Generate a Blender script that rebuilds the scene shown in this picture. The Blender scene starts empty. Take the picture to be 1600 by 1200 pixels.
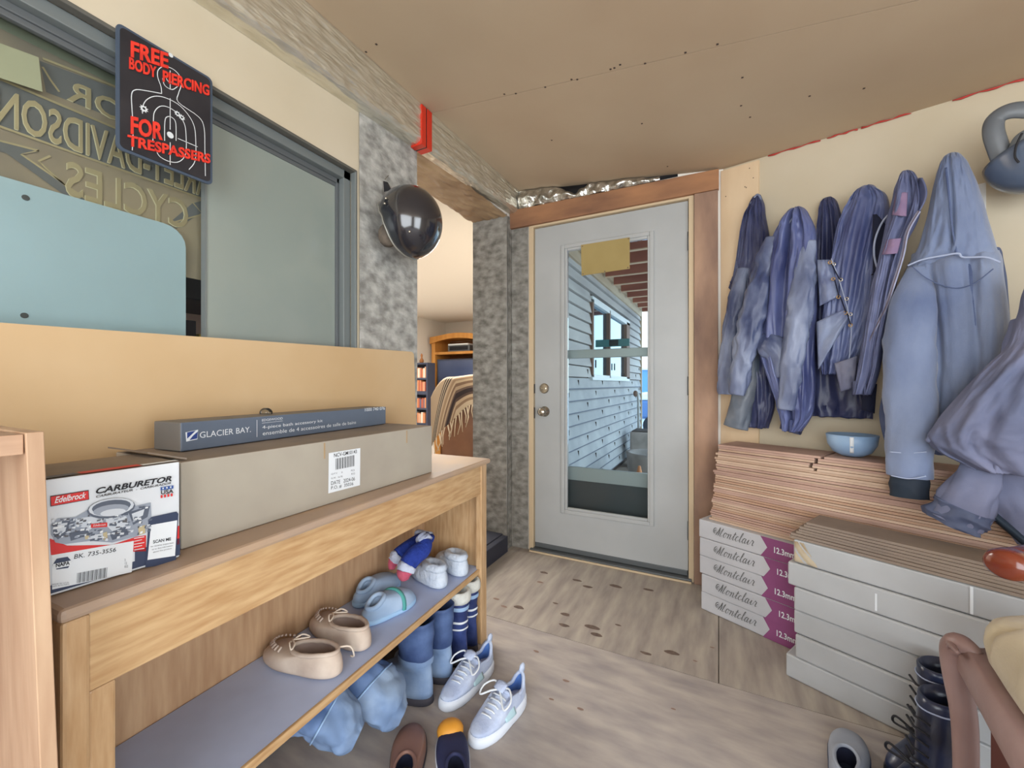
import bpy, bmesh, math, random
from mathutils import Vector, Matrix, noise
random.seed(7)
sc = bpy.context.scene
COL = sc.collection
V = Vector
# ------------------------------------------------------------------ camera
YAW = math.radians(26.8); FPX = 640.0; CAMZ = 1.06
cam_data = bpy.data.cameras.new('camera'); cam_data.sensor_width = 36.0
cam_data.lens = FPX / 1600 * 36.0; cam_data.clip_start = 0.02; cam_data.clip_end = 300
cam = bpy.data.objects.new('camera', cam_data); COL.objects.link(cam)
cam.location = (0, 0, CAMZ); cam.rotation_euler = (math.pi / 2, 0, YAW)
sc.camera = cam
# ------------------------------------------------------------------ view, world, large lights
sc.view_settings.view_transform = 'Standard'; sc.view_settings.look = 'None'
sc.view_settings.gamma = 1.0; sc.view_settings.use_curve_mapping = False
sc.view_settings.exposure = 0.0
W = bpy.data.worlds.new('sky'); sc.world = W; W.use_nodes = True
wn = W.node_tree.nodes; wl = W.node_tree.links
bg = wn['Background']; bg.inputs['Strength'].default_value = 3.4
g_tc = wn.new('ShaderNodeTexCoord'); g_sep = wn.new('ShaderNodeSeparateXYZ'); g_r = wn.new('ShaderNodeValToRGB')
wl.new(g_tc.outputs['Generated'], g_sep.inputs[0]); wl.new(g_sep.outputs['Z'], g_r.inputs['Fac'])
g_r.color_ramp.elements[0].position = 0.0; g_r.color_ramp.elements[0].color = (0.92, 0.96, 1.0, 1)
g_r.color_ramp.elements[1].position = 0.8; g_r.color_ramp.elements[1].color = (0.62, 0.78, 1.0, 1)
wl.new(g_r.outputs['Color'], bg.inputs['Color'])
def area(name, loc, target, sx, sy, power, color):
    d = bpy.data.lights.new(name, 'AREA'); d.shape = 'RECTANGLE'; d.size = sx; d.size_y = sy
    d.energy = power; d.color = color
    o = bpy.data.objects.new(name, d); COL.objects.link(o); o.location = loc
    o.rotation_euler = (V(target) - V(loc)).to_track_quat('-Z', 'Y').to_euler()
    return o
area('rear_fill_light', (0.25, -1.52, 1.20), (0.1, 1.0, 0.85), 2.0, 1.8, 46, (0.92, 0.97, 1.0))  # added fill from behind the camera, no such window known
area('side_fill_light', (1.66, -0.35, 1.02), (-0.9, 0.9, 0.6), 1.2, 1.75, 30, (0.86, 0.94, 1.0))  # added fill from out of view, brightens the space under the bench
area('living_room_lamp', (-3.3, 3.2, 2.28), (-3.3, 3.2, 0), 2.4, 2.4, 190, (1.0, 0.97, 0.92))
# ------------------------------------------------------------------ geometry of the view
FW = V((-math.sin(YAW), math.cos(YAW), 0)); RT = V((math.cos(YAW), math.sin(YAW), 0)); UP = V((0, 0, 1))
CAMP = V((0, 0, CAMZ))
def ray(px, py): return RT * ((px - 800) / FPX) + FW + UP * ((600 - py) / FPX)
def ond(px, py, t): return CAMP + ray(px, py) * t
def onx(px, py, X): d = ray(px, py); return CAMP + d * (X / d.x)
def ony(px, py, Y): d = ray(px, py); return CAMP + d * (Y / d.y)
def onz(px, py, Z): d = ray(px, py); return CAMP + d * ((Z - CAMZ) / d.z)
WO = V((0.02, 2.4, 0)); WU = V((0.896, -0.443, 0)).normalized(); WN = V((WU.y, -WU.x, 0))   # right wall: origin corner, run, inward normal
def onw(px, py, n=0.0):
    d = ray(px, py); k = (WO - CAMP).dot(WN) + n
    return CAMP + d * (k / d.dot(WN))
def wp(s, n, z): return WO + WU * s + WN * n + UP * z
def ceil_z(x, y): return 2.104 - 0.112 * x + 0.032 * y
XL = -1.22; YD = 2.4
# ------------------------------------------------------------------ materials
def lin(c):
    r = []
    for v in c[:3]:
        v = v / 255.0
        r.append(v / 12.92 if v <= 0.04045 else ((v + 0.055) / 1.055) ** 2.4)
    return (r[0], r[1], r[2], 1.0)
MATS = {}
def mat(name, c, c2=None, rough=0.6, metal=0.0, scale=8.0, stretch=(1, 1, 1), detail=4.0, lo=0.35, hi=0.65, bump=0.0, bscale=None, bstretch=None, emit=0.0, spec=0.4, sheen=0.0, voronoi=False, coat=0.0):
    if name in MATS: return MATS[name]
    m = bpy.data.materials.new(name); m.use_nodes = True
    nt = m.node_tree; b = nt.nodes['Principled BSDF']
    b.inputs['Roughness'].default_value = rough; b.inputs['Metallic'].default_value = metal
    b.inputs['Specular IOR Level'].default_value = spec
    if coat: b.inputs['Coat Weight'].default_value = coat; b.inputs['Coat Roughness'].default_value = 0.1
    if sheen: b.inputs['Sheen Weight'].default_value = sheen
    b.inputs['Base Color'].default_value = lin(c)
    tc = nt.nodes.new('ShaderNodeTexCoord')
    def nz(sc_, st):
        mp = nt.nodes.new('ShaderNodeMapping'); mp.inputs['Scale'].default_value = st
        nt.links.new(tc.outputs['Object'], mp.inputs[0])
        if voronoi:
            n = nt.nodes.new('ShaderNodeTexVoronoi'); n.inputs['Scale'].default_value = sc_
            nt.links.new(mp.outputs[0], n.inputs['Vector']); return n.outputs['Distance']
        n = nt.nodes.new('ShaderNodeTexNoise'); n.inputs['Scale'].default_value = sc_; n.inputs['Detail'].default_value = detail
        nt.links.new(mp.outputs[0], n.inputs['Vector']); return n.outputs['Fac']
    if c2 is not None:
        f = nz(scale, stretch)
        r = nt.nodes.new('ShaderNodeValToRGB'); r.color_ramp.elements[0].position = lo; r.color_ramp.elements[1].position = hi
        r.color_ramp.elements[0].color = lin(c); r.color_ramp.elements[1].color = lin(c2)
        nt.links.new(f, r.inputs['Fac']); nt.links.new(r.outputs['Color'], b.inputs['Base Color'])
        if emit: nt.links.new(r.outputs['Color'], b.inputs['Emission Color'])
    if emit:
        b.inputs['Emission Strength'].default_value = emit
        if c2 is None: b.inputs['Emission Color'].default_value = lin(c)
    if bump:
        f = nz(bscale or scale, bstretch or stretch)
        bp = nt.nodes.new('ShaderNodeBump'); bp.inputs['Strength'].default_value = bump; bp.inputs['Distance'].default_value = 0.01
        nt.links.new(f, bp.inputs['Height']); nt.links.new(bp.outputs[0], b.inputs['Normal'])
    MATS[name] = m; return m
def glass(name, tint=(255, 255, 255), refl=0.12, rough=0.0):
    m = bpy.data.materials.new(name); m.use_nodes = True; nt = m.node_tree
    for n in list(nt.nodes): nt.nodes.remove(n)
    o = nt.nodes.new('ShaderNodeOutputMaterial'); t = nt.nodes.new('ShaderNodeBsdfTransparent'); t.inputs[0].default_value = lin(tint)
    g = nt.nodes.new('ShaderNodeBsdfGlossy'); g.inputs['Roughness'].default_value = rough
    mx = nt.nodes.new('ShaderNodeMixShader'); fr = nt.nodes.new('ShaderNodeLayerWeight'); fr.inputs['Blend'].default_value = refl
    nt.links.new(fr.outputs['Fresnel'], mx.inputs[0]); nt.links.new(t.outputs[0], mx.inputs[1]); nt.links.new(g.outputs[0], mx.inputs[2])
    nt.links.new(mx.outputs[0], o.inputs[0]); MATS[name] = m; return m
# ------------------------------------------------------------------ mesh helpers
class B:
    """collects shapes into one bmesh with several materials"""
    def __init__(s): s.bm = bmesh.new(); s.mats = []
    def mi(s, m):
        if m is None: return 0
        if m not in s.mats: s.mats.append(m)
        return s.mats.index(m)
    def face(s, pts, m=None):
        vs = [s.bm.verts.new(p) for p in pts]
        try: f = s.bm.faces.new(vs); f.material_index = s.mi(m); return f
        except ValueError: return None
    def box(s, a, b, m=None, M=None):
        x0, y0, z0 = a; x1, y1, z1 = b
        c = [V((x, y, z)) for z in (min(z0, z1), max(z0, z1)) for y in (min(y0, y1), max(y0, y1)) for x in (min(x0, x1), max(x0, x1))]
        if M is not None: c = [M @ p for p in c]
        vs = [s.bm.verts.new(p) for p in c]
        for q in ((0, 2, 3, 1), (4, 5, 7, 6), (0, 1, 5, 4), (2, 6, 7, 3), (0, 4, 6, 2), (1, 3, 7, 5)):
            f = s.bm.faces.new([vs[i] for i in q]); f.material_index = s.mi(m)
        return s
    def hexa(s, lo, hi, m=None):
        """lo, hi: four corners each, same turning order"""
        a = [s.bm.verts.new(p) for p in lo]; b = [s.bm.verts.new(p) for p in hi]; k = s.mi(m); n = len(a)
        fs = [s.bm.faces.new(a[::-1]), s.bm.faces.new(b)]
        for i in range(n): fs.append(s.bm.faces.new([a[i], a[(i + 1) % n], b[(i + 1) % n], b[i]]))
        for f in fs: f.material_index = k
        return s
    def loft(s, rings, m=None, caps=(True, True), closed=True, loop=False):
        k = s.mi(m); R = [[s.bm.verts.new(p) for p in r] for r in rings]; n = len(R[0])
        pairs = list(zip(R, R[1:])) + ([(R[-1], R[0])] if loop else [])
        for a, b in pairs:
            for i in range(n if closed else n - 1):
                j = (i + 1) % n
                try: s.bm.faces.new([a[i], a[j], b[j], b[i]]).material_index = k
                except ValueError: pass
        if closed and not loop:
            if caps[0]: s.bm.faces.new(R[0][::-1]).material_index = k
            if caps[1]: s.bm.faces.new(R[-1]).material_index = k
        return s
    def tube(s, pts, r, m=None, seg=10, caps=(True, True), flat=1.0, upv=None, loop=False):
        pts = [V(p) for p in pts]; n = len(pts); rr = r if isinstance(r, (list, tuple)) else [r] * n
        rings = []; nrm = None
        for i, p in enumerate(pts):
            t = (pts[min(i + 1, n - 1)] - pts[max(i - 1, 0)])
            t = t.normalized() if t.length > 1e-9 else V((0, 0, 1))
            if nrm is None:
                a = V(upv) if upv is not None else (V((0, 0, 1)) if abs(t.z) < 0.9 else V((1, 0, 0)))
                nrm = (a - t * a.dot(t)).normalized()
            else:
                nrm = nrm - t * nrm.dot(t)
                nrm = nrm.normalized() if nrm.length > 1e-6 else V((1, 0, 0))
            bn = t.cross(nrm)
            rings.append([p + nrm * (rr[i] * flat * math.cos(2 * math.pi * q / seg)) + bn * (rr[i] * math.sin(2 * math.pi * q / seg)) for q in range(seg)])
        return s.loft(rings, m, caps, True, loop)
    def lathe(s, prof, m=None, seg=24, M=None, caps=(True, True)):
        M = M or Matrix.Identity(4)
        return s.loft([[M @ V((r * math.cos(2 * math.pi * q / seg), r * math.sin(2 * math.pi * q / seg), z)) for q in range(seg)] for r, z in prof], m, caps)
    def ball(s, c, rx, ry=None, rz=None, m=None, M=None, seg=14):
        ry = ry or rx; rz = rz or rx; c = V(c); rings = []
        for i in range(1, seg // 2):
            a = math.pi * i / (seg // 2)
            rr = [V((rx * math.sin(a) * math.cos(2 * math.pi * q / seg), ry * math.sin(a) * math.sin(2 * math.pi * q / seg), -rz * math.cos(a))) for q in range(seg)]
            rings.append([(M @ p if M is not None else p) + c for p in rr])
        return s.loft(rings, m)
    def grid(s, fn, nu, nv, m=None):
        return s.loft([[fn(i / nu, j / nv) for i in range(nu + 1)] for j in range(nv + 1)], m, closed=False)
    def prism(s, poly, m=None, d=V((0, 0, 0.01))):
        return s.hexa(poly, [V(p) + V(d) for p in poly], m)
def obj(name, b, m=None, parent=None, smooth=False, bevel=0.0, sub=0, solid=0.0, label=None, recalc=True):
    bm = b.bm if isinstance(b, B) else b
    if recalc: bmesh.ops.recalc_face_normals(bm, faces=bm.faces[:])
    me = bpy.data.meshes.new(name); bm.to_mesh(me); bm.free()
    if isinstance(b, B) and b.mats:
        for x in b.mats: me.materials.append(x)
    elif m is not None: me.materials.append(m)
    if smooth:
        for p in me.polygons: p.use_smooth = True
    o = bpy.data.objects.new(name, me); COL.objects.link(o)
    if solid: md = o.modifiers.new('thickness', 'SOLIDIFY'); md.thickness = solid; md.offset = 0
    if bevel: md = o.modifiers.new('bevel', 'BEVEL'); md.width = bevel; md.segments = 2; md.limit_method = 'ANGLE'; md.angle_limit = math.radians(40)
    if sub: md = o.modifiers.new('subdivision', 'SUBSURF'); md.levels = sub; md.render_levels = sub
    if parent is not None:
        o.parent = parent
        if parent.get('_w'): o.matrix_parent_inverse = Matrix.Translation(-V(parent['_w']))
        elif parent.type == 'MESH' and parent.parent is not None and parent.parent.get('_w'): o.matrix_parent_inverse = Matrix.Identity(4)
    if label: o['label'] = label
    return o
def tag(o, label, cat, group=None):
    o['label'] = label; o['category'] = cat
    if group: o['group'] = group
    return o
def struct(name, b, m=None, parent=None, **k):
    o = obj(name, b, m, parent, **k)
    if parent is None: o['kind'] = 'structure'
    return o
def thing(name, label, cat, loc=(0, 0, 0), rz=0.0, group=None, world=True):
    """world=True: parts are given in world coordinates; else in the thing's own frame"""
    o = bpy.data.objects.new(name, None); COL.objects.link(o); o.empty_display_size = 0.05
    o.location = loc; o.rotation_euler = (0, 0, rz); tag(o, label, cat, group)
    if world: o['_w'] = [float(v) for v in loc]
    return o
def dup(root, label=None, M=None):
    r = root.copy(); COL.objects.link(r)
    if label: r['label'] = label
    for ch in list(root.children):
        c = ch.copy(); COL.objects.link(c); c.parent = r
        for g in ch.children:
            d = g.copy(); COL.objects.link(d); d.parent = c
    return r
def glyphs(body, shear=0.0, bold=0.0, res=3):
    cu = bpy.data.curves.new('lettering', 'FONT'); cu.body = body; cu.shear = shear; cu.offset = bold; cu.resolution_u = res
    o = bpy.data.objects.new('lettering', cu); COL.objects.link(o)
    dg = bpy.context.evaluated_depsgraph_get(); dg.update()
    me = bpy.data.meshes.new_from_object(o.evaluated_get(dg))
    vs = [v.co.copy() for v in me.vertices]; fs = [tuple(p.vertices) for p in me.polygons]
    bpy.data.objects.remove(o); bpy.data.curves.remove(cu); bpy.data.meshes.remove(me)
    return vs, fs
class Print(B):
    """flat marks on a face: o = lower left corner, u and v = unit directions, n = outward"""
    def __init__(s, o, u, v):
        B.__init__(s); s.o = V(o); s.u = V(u).normalized(); s.v = V(v).normalized(); s.n = s.u.cross(s.v).normalized(); s.step = 0.0004
    def P(s, a, b, l=1, h=None): return s.o + s.u * a + s.v * b + s.n * (s.step * l if h is None else h)
    def poly(s, pts, m, l=1):
        return s.face([s.P(a, b, l) for a, b in pts], m)
    def rect(s, a, b, w, h, m, l=1): return s.poly([(a, b), (a + w, b), (a + w, b + h), (a, b + h)], m, l)
    def rrect(s, a, b, w, h, r, m, l=1):
        p = []
        for cx, cy, a0 in ((a + w - r, b + r, -90), (a + w - r, b + h - r, 0), (a + r, b + h - r, 90), (a + r, b + r, 180)):
            for k in range(5): t = math.radians(a0 + 22.5 * k); p.append((cx + r * math.cos(t), cy + r * math.sin(t)))
        return s.poly(p, m, l)
    def disc(s, a, b, rx, ry, m, l=1, seg=20):
        return s.poly([(a + rx * math.cos(2 * math.pi * i / seg), b + ry * math.sin(2 * math.pi * i / seg)) for i in range(seg)], m, l)
    def line(s, pts, w, m, l=1, closed=False):
        n = len(pts); P = [V((a, b, 0)) for a, b in pts]; L = []; Rr = []
        for i in range(n):
            if closed: t = P[(i + 1) % n] - P[i - 1]
            else: t = P[min(i + 1, n - 1)] - P[max(i - 1, 0)]
            t = t.normalized() if t.length > 1e-9 else V((1, 0, 0)); q = V((-t.y, t.x, 0))
            ww = w[i] if isinstance(w, (list, tuple)) else w
            L.append(P[i] + q * ww / 2); Rr.append(P[i] - q * ww / 2)
        for i in range(n if closed else n - 1):
            j = (i + 1) % n
            s.poly([(L[i].x, L[i].y), (Rr[i].x, Rr[i].y), (Rr[j].x, Rr[j].y), (L[j].x, L[j].y)], m, l)
    def text(s, body, a, b, w, h, m, l=2, shear=0.0, bold=0.0, mirror=False, raise_=0.0, skew=0.0):
        vs, fs = glyphs(body, shear, bold)
        x0 = min(v.x for v in vs); x1 = max(v.x for v in vs); y0 = min(v.y for v in vs); y1 = max(v.y for v in vs)
        def T(v, hh=None):
            fx = (v.x - x0) / (x1 - x0); fy = (v.y - y0) / (y1 - y0)
            if mirror: fx = 1 - fx
            return s.P(a + fx * w, b + fy * h + skew * fx, l, hh)
        k = s.mi(m); bv = [s.bm.verts.new(T(v)) for v in vs]
        new = []
        for f in fs:
            try: q = s.bm.faces.new([bv[i] for i in f]); q.material_index = k; new.append(q)
            except ValueError: pass
        if raise_:
            r = bmesh.ops.extrude_face_region(s.bm, geom=new)
            for v in r['geom']:
                if isinstance(v, bmesh.types.BMVert): v.co += s.n * raise_
            for v in r['geom']:
                if isinstance(v, bmesh.types.BMFace): v.material_index = k
def cat_rom(pts, n):
    """smooth curve through points (tuples of any length), n samples per span"""
    out = []
    for i in range(len(pts) - 1):
        p0 = pts[max(i - 1, 0)]; p1 = pts[i]; p2 = pts[i + 1]; p3 = pts[min(i + 2, len(pts) - 1)]
        for k in range(n):
            t = k / n
            out.append(tuple(0.5 * ((2 * b) + (c - a) * t + (2 * a - 5 * b + 4 * c - d) * t * t + (3 * b - a - 3 * c + d) * t ** 3) for a, b, c, d in zip(p0, p1, p2, p3)))
    out.append(tuple(pts[-1])); return out
def nz3(x, y, z=0.0): return noise.noise(V((x, y, z)))
def _uv(s, px, py):
    d = ray(px, py); k = (s.o - CAMP).dot(s.n) / d.dot(s.n); p = CAMP + d * k - s.o
    return (p.dot(s.u), p.dot(s.v))
Print.uv = _uv
def _ptext(s, body, bl, br, tl, m, l=2, **k):
    a, b = s.uv(*bl); a2, b2 = s.uv(*br); a3, b3 = s.uv(*tl)
    s.text(body, a, b, a2 - a, b3 - b, m, l, skew=b2 - b, **k)
Print.ptext = _ptext
def _ppoly(s, pts, m, l=1): return s.poly([s.uv(*p) for p in pts], m, l)
Print.ppoly = _ppoly
def _pline(s, pts, w, m, l=1, smooth=0, closed=False):
    q = [s.uv(*p) for p in pts]
    if smooth: q = cat_rom(q, smooth)
    s.line(q, w, m, l, closed)
Print.pline = _pline
def zc(ox, oy, k):
    """points read off an enlargement: origin and scale"""
    return lambda *ps: [(ox + x / k, oy + y / k) for x, y in ps] if len(ps) > 1 else (ox + ps[0][0] / k, oy + ps[0][1] / k)
# ------------------------------------------------------------------ shared materials
def wood(name, c, c2, axis='Y', scale=5.0, rough=0.45, dist=3.0, bump=0.05):
    """grain running along axis"""
    st = {'X': (0.12, 1, 1), 'Y': (1, 0.12, 1), 'Z': (1, 1, 0.12)}[axis]
    return mat(name, c, c2, rough=rough, scale=scale * 6, stretch=st, detail=6, lo=0.3, hi=0.7, bump=bump)
M_DRY = mat('tan_drywall', (206, 194, 172), (198, 185, 160), rough=0.85, scale=2.0, bump=0.02, bscale=60)
M_CEIL = mat('ceiling_board', (196, 176, 150), (184, 162, 136), rough=0.9, scale=1.3, bump=0.02, bscale=40)
M_FAB = mat('grey_house_wrap', (162, 159, 152), (108, 105, 99), rough=0.9, scale=18, stretch=(1, 1, 1.5), detail=15, lo=0.32, hi=0.68, bump=0.35, bscale=60, bstretch=(1, 1, 1.6))
M_FILM = mat('tan_plastic_film', (190, 163, 128), (150, 122, 92), rough=0.35, scale=4, spec=0.6)
M_ROUGHW = mat('rough_framing_wood', (178, 144, 120), (126, 100, 88), rough=0.8, scale=9, stretch=(1, 1, 0.35), detail=8, lo=0.3, hi=0.75, bump=0.2)
M_ROUGHH = mat('rough_header_wood', (172, 124, 88), (108, 78, 64), rough=0.8, scale=9, stretch=(0.3, 1, 1), detail=8, lo=0.35, hi=0.8, bump=0.2)
M_FOIL = mat('crumpled_foil', (206, 200, 184), (226, 222, 208), rough=0.32, metal=0.75, scale=30, stretch=(1, 0.4, 1.6), lo=0.1, hi=0.7, voronoi=True, bump=0.45, bscale=60, bstretch=(1, 0.3, 1.5))
M_FOIL2 = mat('silver_foil', (225, 222, 215), (170, 168, 160), rough=0.25, metal=0.9, scale=30, bump=0.7, bscale=35)
M_RED = mat('red_tape', (205, 52, 32), rough=0.4)
M_BLACK = mat('black_matter', (24, 24, 28), rough=0.5)
M_DKGREY = mat('dark_grey_metal', (98, 102, 104), rough=0.4, metal=0.2)
M_GREYFR = mat('grey_window_metal', (126, 132, 132), rough=0.4, metal=0.3)
M_DOOR = mat('door_paint', (178, 180, 180), (170, 172, 172), rough=0.4, scale=3)
M_JAMB = mat('cream_jamb', (206, 184, 152), rough=0.6)
M_WHITE = mat('white_plastic', (226, 228, 228), rough=0.5)
M_CHROME = mat('brushed_nickel', (190, 184, 172), rough=0.25, metal=0.95)
M_OAK = wood('oak_across', (208, 174, 130), (180, 140, 96), 'Y', 15)
M_OAKZ = wood('oak_upright', (206, 172, 132), (180, 142, 100), 'Z', 15)
M_DUST = mat('dusty_oak_top', (172, 148, 128), (205, 164, 112), rough=0.5, scale=3, stretch=(1, 0.6, 1), lo=0.45, hi=0.7)
M_HWALL = mat('living_room_paint', (238, 233, 224), rough=0.9)
M_DARKW = mat('dark_stain_wood', (52, 54, 66), rough=0.5)
M_PLY = mat('plywood_sheet', (176, 166, 154), (140, 130, 124), rough=0.75, scale=9, stretch=(2.6, 0.45, 1), detail=12, lo=0.3, hi=0.72, bump=0.05)
M_OSB = mat('worn_sheet', (178, 168, 160), (146, 138, 136), rough=0.8, scale=10, stretch=(0.6, 2.0, 1), detail=13, lo=0.32, hi=0.72, bump=0.06)
M_KNOT = mat('knot', (112, 94, 84), (92, 76, 68), rough=0.8, scale=60)
M_STAIN = mat('floor_stain', (136, 112, 100), rough=0.85)
M_SEAM = mat('seam', (74, 60, 54), rough=0.9)
# ------------------------------------------------------------------ floor
ys = onz(765, 962.5, 0).y; xs = onz(1123, 1000, 0).x
f = B()
f.box((XL - 0.30, ys + 0.0015, -0.06), (xs - 0.0015, 2.60, 0), M_PLY); f.box((xs + 0.0015, ys + 0.0015, -0.06), (2.0, 2.60, 0), M_PLY)
f.box((XL - 0.30, -1.75, -0.06), (2.0, ys - 0.0015, 0), M_OSB); f.box((XL - 0.30, -1.75, -0.10), (2.0, 2.60, -0.06), M_SEAM)
for k, (px, py, r) in enumerate([(850, 895, 11), (902, 907, 12), (918, 917, 13), (962, 916, 16), (1014, 922, 12), (811, 949, 16), (883, 960, 13), (881, 977, 14), (925, 980, 20), (932, 992, 16), (966, 977, 8), (1009, 1021, 13), (1050, 1020, 17), (868, 943, 8), (844, 910, 9), (776, 936, 9), (788, 948, 9), (1086, 1033, 5), (884, 1064, 9), (838, 1018, 8), (1052, 1108, 6), (907, 1108, 9), (862, 1093, 7), (1113, 1012, 5)]):
    c = onz(px, py, 0); q = r / 640.0 * (c.xy.length) * 0.6; pts = []
    for i in range(12):
        a = i * math.pi / 6; w = 1 + 0.35 * nz3(k * 3.1, a * 0.9)
        pts.append((c.x + q * w * math.cos(a), c.y + 0.45 * q * w * math.sin(a), 0.0008))
    f.face(pts, M_KNOT if k < 14 else M_STAIN)
struct('floor', f)
# ------------------------------------------------------------------ ceiling with its seam and nail heads
c = B()
def cz(x, y, d=0): return V((x, y, ceil_z(x, y) + d))
sy = (lambda p: p.y)(CAMP + ray(855, 135) * ((lambda d: (2.104 - CAMZ) / (d.z + 0.112 * d.x - 0.032 * d.y))(ray(855, 135))))
for y0, y1 in ((-1.75, sy - 0.0015), (sy + 0.0015, 2.6)):
    c.hexa([cz(-1.5, y0), cz(2.0, y0), cz(2.0, y1), cz(-1.5, y1)], [cz(-1.5, y0, 0.05), cz(2.0, y0, 0.05), cz(2.0, y1, 0.05), cz(-1.5, y1, 0.05)], M_CEIL)
c.hexa([cz(-1.5, sy - .003, .002), cz(2, sy - .003, .002), cz(2, sy + .003, .002), cz(-1.5, sy + .003, .002)], [cz(-1.5, sy - .003, .004), cz(2, sy - .003, .004), cz(2, sy + .003, .004), cz(-1.5, sy + .003, .004)], M_SEAM)
def onceil(px, py):
    d = ray(px, py); return CAMP + d * ((2.104 - CAMZ) / (d.z + 0.112 * d.x - 0.032 * d.y))
for px, py in ((788, 147), (806, 146), (852, 136), (893, 124), (902, 124), (954, 108), (960, 106), (969, 101), (1008, 99), (1071, 82), (1121, 69), (862, 219), (1003, 193), (1043, 260), (1160, 121), (1158, 165), (1172, 183), (1265, 150), (1350, 138), (588, 69), (572, 81)):
    p = onceil(px, py); a = 0.0035
    c.box((p.x - a, p.y - a, p.z - 0.001), (p.x + a, p.y + a, p.z + 0.004), M_SEAM)
struct('ceiling', c)
# ------------------------------------------------------------------ left wall with the window opening and the doorway
WY0, WY1, WZ0, WZ1 = -0.30, 1.111, 1.02, 1.86
DY0, DY1, DZ1 = 1.454, 2.33, 2.15
l = B(); X0 = -1.465
for y0, y1, z0, z1, m in ((-1.75, WY0, 0, 2.6, M_DRY), (WY0, WY1, 0, WZ0, M_DRY), (WY0, WY1, WZ1, 2.6, M_DRY), (WY1, 1.123, 0, 2.6, M_DRY), (1.123, DY0, 0, 2.6, M_DRY), (DY0, DY1, DZ1, 2.6, M_HWALL), (DY1, 2.52, 0, 2.6, M_HWALL)):
    l.box((X0, y0, z0), (XL, y1, z1), m)
struct('wall_left', l)
# grey wrap over the stud beside the window, over the far jamb and over the strip beside the door
def wrap(name, fn, nu, nv, amp, m=M_FAB):
    g = B()
    def q(u, v):
        p, n = fn(u, v); e = 0.7 * nz3(p.y * 9 + p.x * 7, p.z * 3.1, 2.0) + 0.3 * nz3(p.y * 31 + p.x * 29, p.z * 12, 5.0)
        return p + n * (0.004 + amp * (0.8 + e))
    g.grid(q, nu, nv, m); return struct(name, g, smooth=True)
wrap('trim_1', lambda u, v: (V((XL, 1.123 + u * (DY0 - 1.123), 0.55 + v * 1.60)), V((1, 0, 0))), 24, 60, 0.003, mat('pale_house_wrap', (190, 188, 182), (128, 126, 121), rough=0.9, scale=18, stretch=(1, 1, 1.5), detail=15, lo=0.32, hi=0.68, bump=0.35, bscale=60, bstretch=(1, 1, 1.6)))
wrap('trim_2', lambda u, v: (V((X0 + u * (XL + 0.010 - X0), DY1, 0.0 + v * DZ1)), V((0, -1, 0))), 20, 60, 0.005)
wrap('trim_3', lambda u, v: (V((XL + 0.012 + u * (-1.092 - XL - 0.012), YD, v * 2.075)), V((0, -1, 0))), 16, 60, 0.007)
def fold(u, v):
    return (V((XL, DY1 + 0.004 + u * (YD - DY1 - 0.008), v * 2.14)), V((1, 0, 0)))
wrap('trim_4', fold, 6, 40, 0.007)
# shiny film across the doorway's soffit
g = B()
def soff(u, v):
    y = DY0 + 0.002 + u * (DY1 - DY0 - 0.006); x = XL + 0.012 - v * (XL + 0.012 - X0)
    w = math.sin(9 * u + 16 * v + 2.2 * nz3(u * 3, v * 2)) * 0.006 + math.sin(31 * u + 9 * v + 4 * nz3(u * 4, v * 5)) * 0.004
    return V((x, y, DZ1 - 0.012 - abs(w)))
g.grid(soff, 70, 22, M_FILM); struct('trim_5', g, smooth=True)
# ------------------------------------------------------------------ door wall
w = B()
DX0, DX1, DTOP = -1.052, -0.149, 2.052
w.box((X0, YD, 0), (DX0 - 0.036, 2.52, 2.6), M_HWALL); w.box((DX0 - 0.036, YD, DTOP + 0.02), (DX1 + 0.03, 2.52, 2.6), M_HWALL)
w.box((DX1 + 0.03, YD, 0), (0.03, 2.52, 2.6), M_HWALL)
struct('wall_far', w)
hb = B()
zt = lambda x: 2.186 - (x + 1.214) * 0.0105
hb.hexa([(XL + 0.006, YD - 0.004, DTOP + 0.016), (0.0, YD - 0.004, DTOP + 0.016), (0.0, YD - 0.032, DTOP + 0.016), (XL + 0.006, YD - 0.032, DTOP + 0.016)], [(XL + 0.006, YD - 0.004, zt(XL)), (0.0, YD - 0.004, zt(0)), (0.0, YD - 0.032, zt(0)), (XL + 0.006, YD - 0.032, zt(XL))], M_ROUGHH)
struct('trim_6', hb, bevel=0.004)
st = B(); st.box((DX1 + 0.032, YD - 0.03, 0.0), (-0.004, YD - 0.003, DTOP + 0.014), M_ROUGHW); struct('trim_7', st, bevel=0.003)
jm = B()
jm.box((DX0 - 0.034, YD - 0.012, 0.0), (DX0 - 0.004, 2.5, DTOP + 0.018), M_JAMB); jm.box((DX1 + 0.004, YD - 0.012, 0.0), (DX1 + 0.03, 2.5, DTOP + 0.018), M_JAMB)
jm.box((DX0 - 0.004, YD - 0.012, DTOP + 0.004), (DX1 + 0.004, 2.5, DTOP + 0.018), M_JAMB); struct('trim_8', jm, bevel=0.002)
# crumpled silver foil stuffed between header and ceiling
g = B()
def stuffing(u, v):
    x = -1.15 + u * 0.86; zl = zt(x) + 0.001; zh = ceil_z(x, YD) - 0.008
    gap = 0.62 * max(0, 1 - abs(u - 0.43) / 0.12)
    z = zl + (zh - zl) * v * (1 - gap)
    return V((x, YD - 0.026 + 0.022 * nz3(x * 22, z * 26) - 0.014 * math.sin(v * math.pi), z))
g.grid(stuffing, 120, 10, M_FOIL2); g.box((-1.15, YD - 0.003, 2.19), (-0.2, YD - 0.001, 2.3), M_BLACK); struct('trim_9', g, smooth=True)
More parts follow.
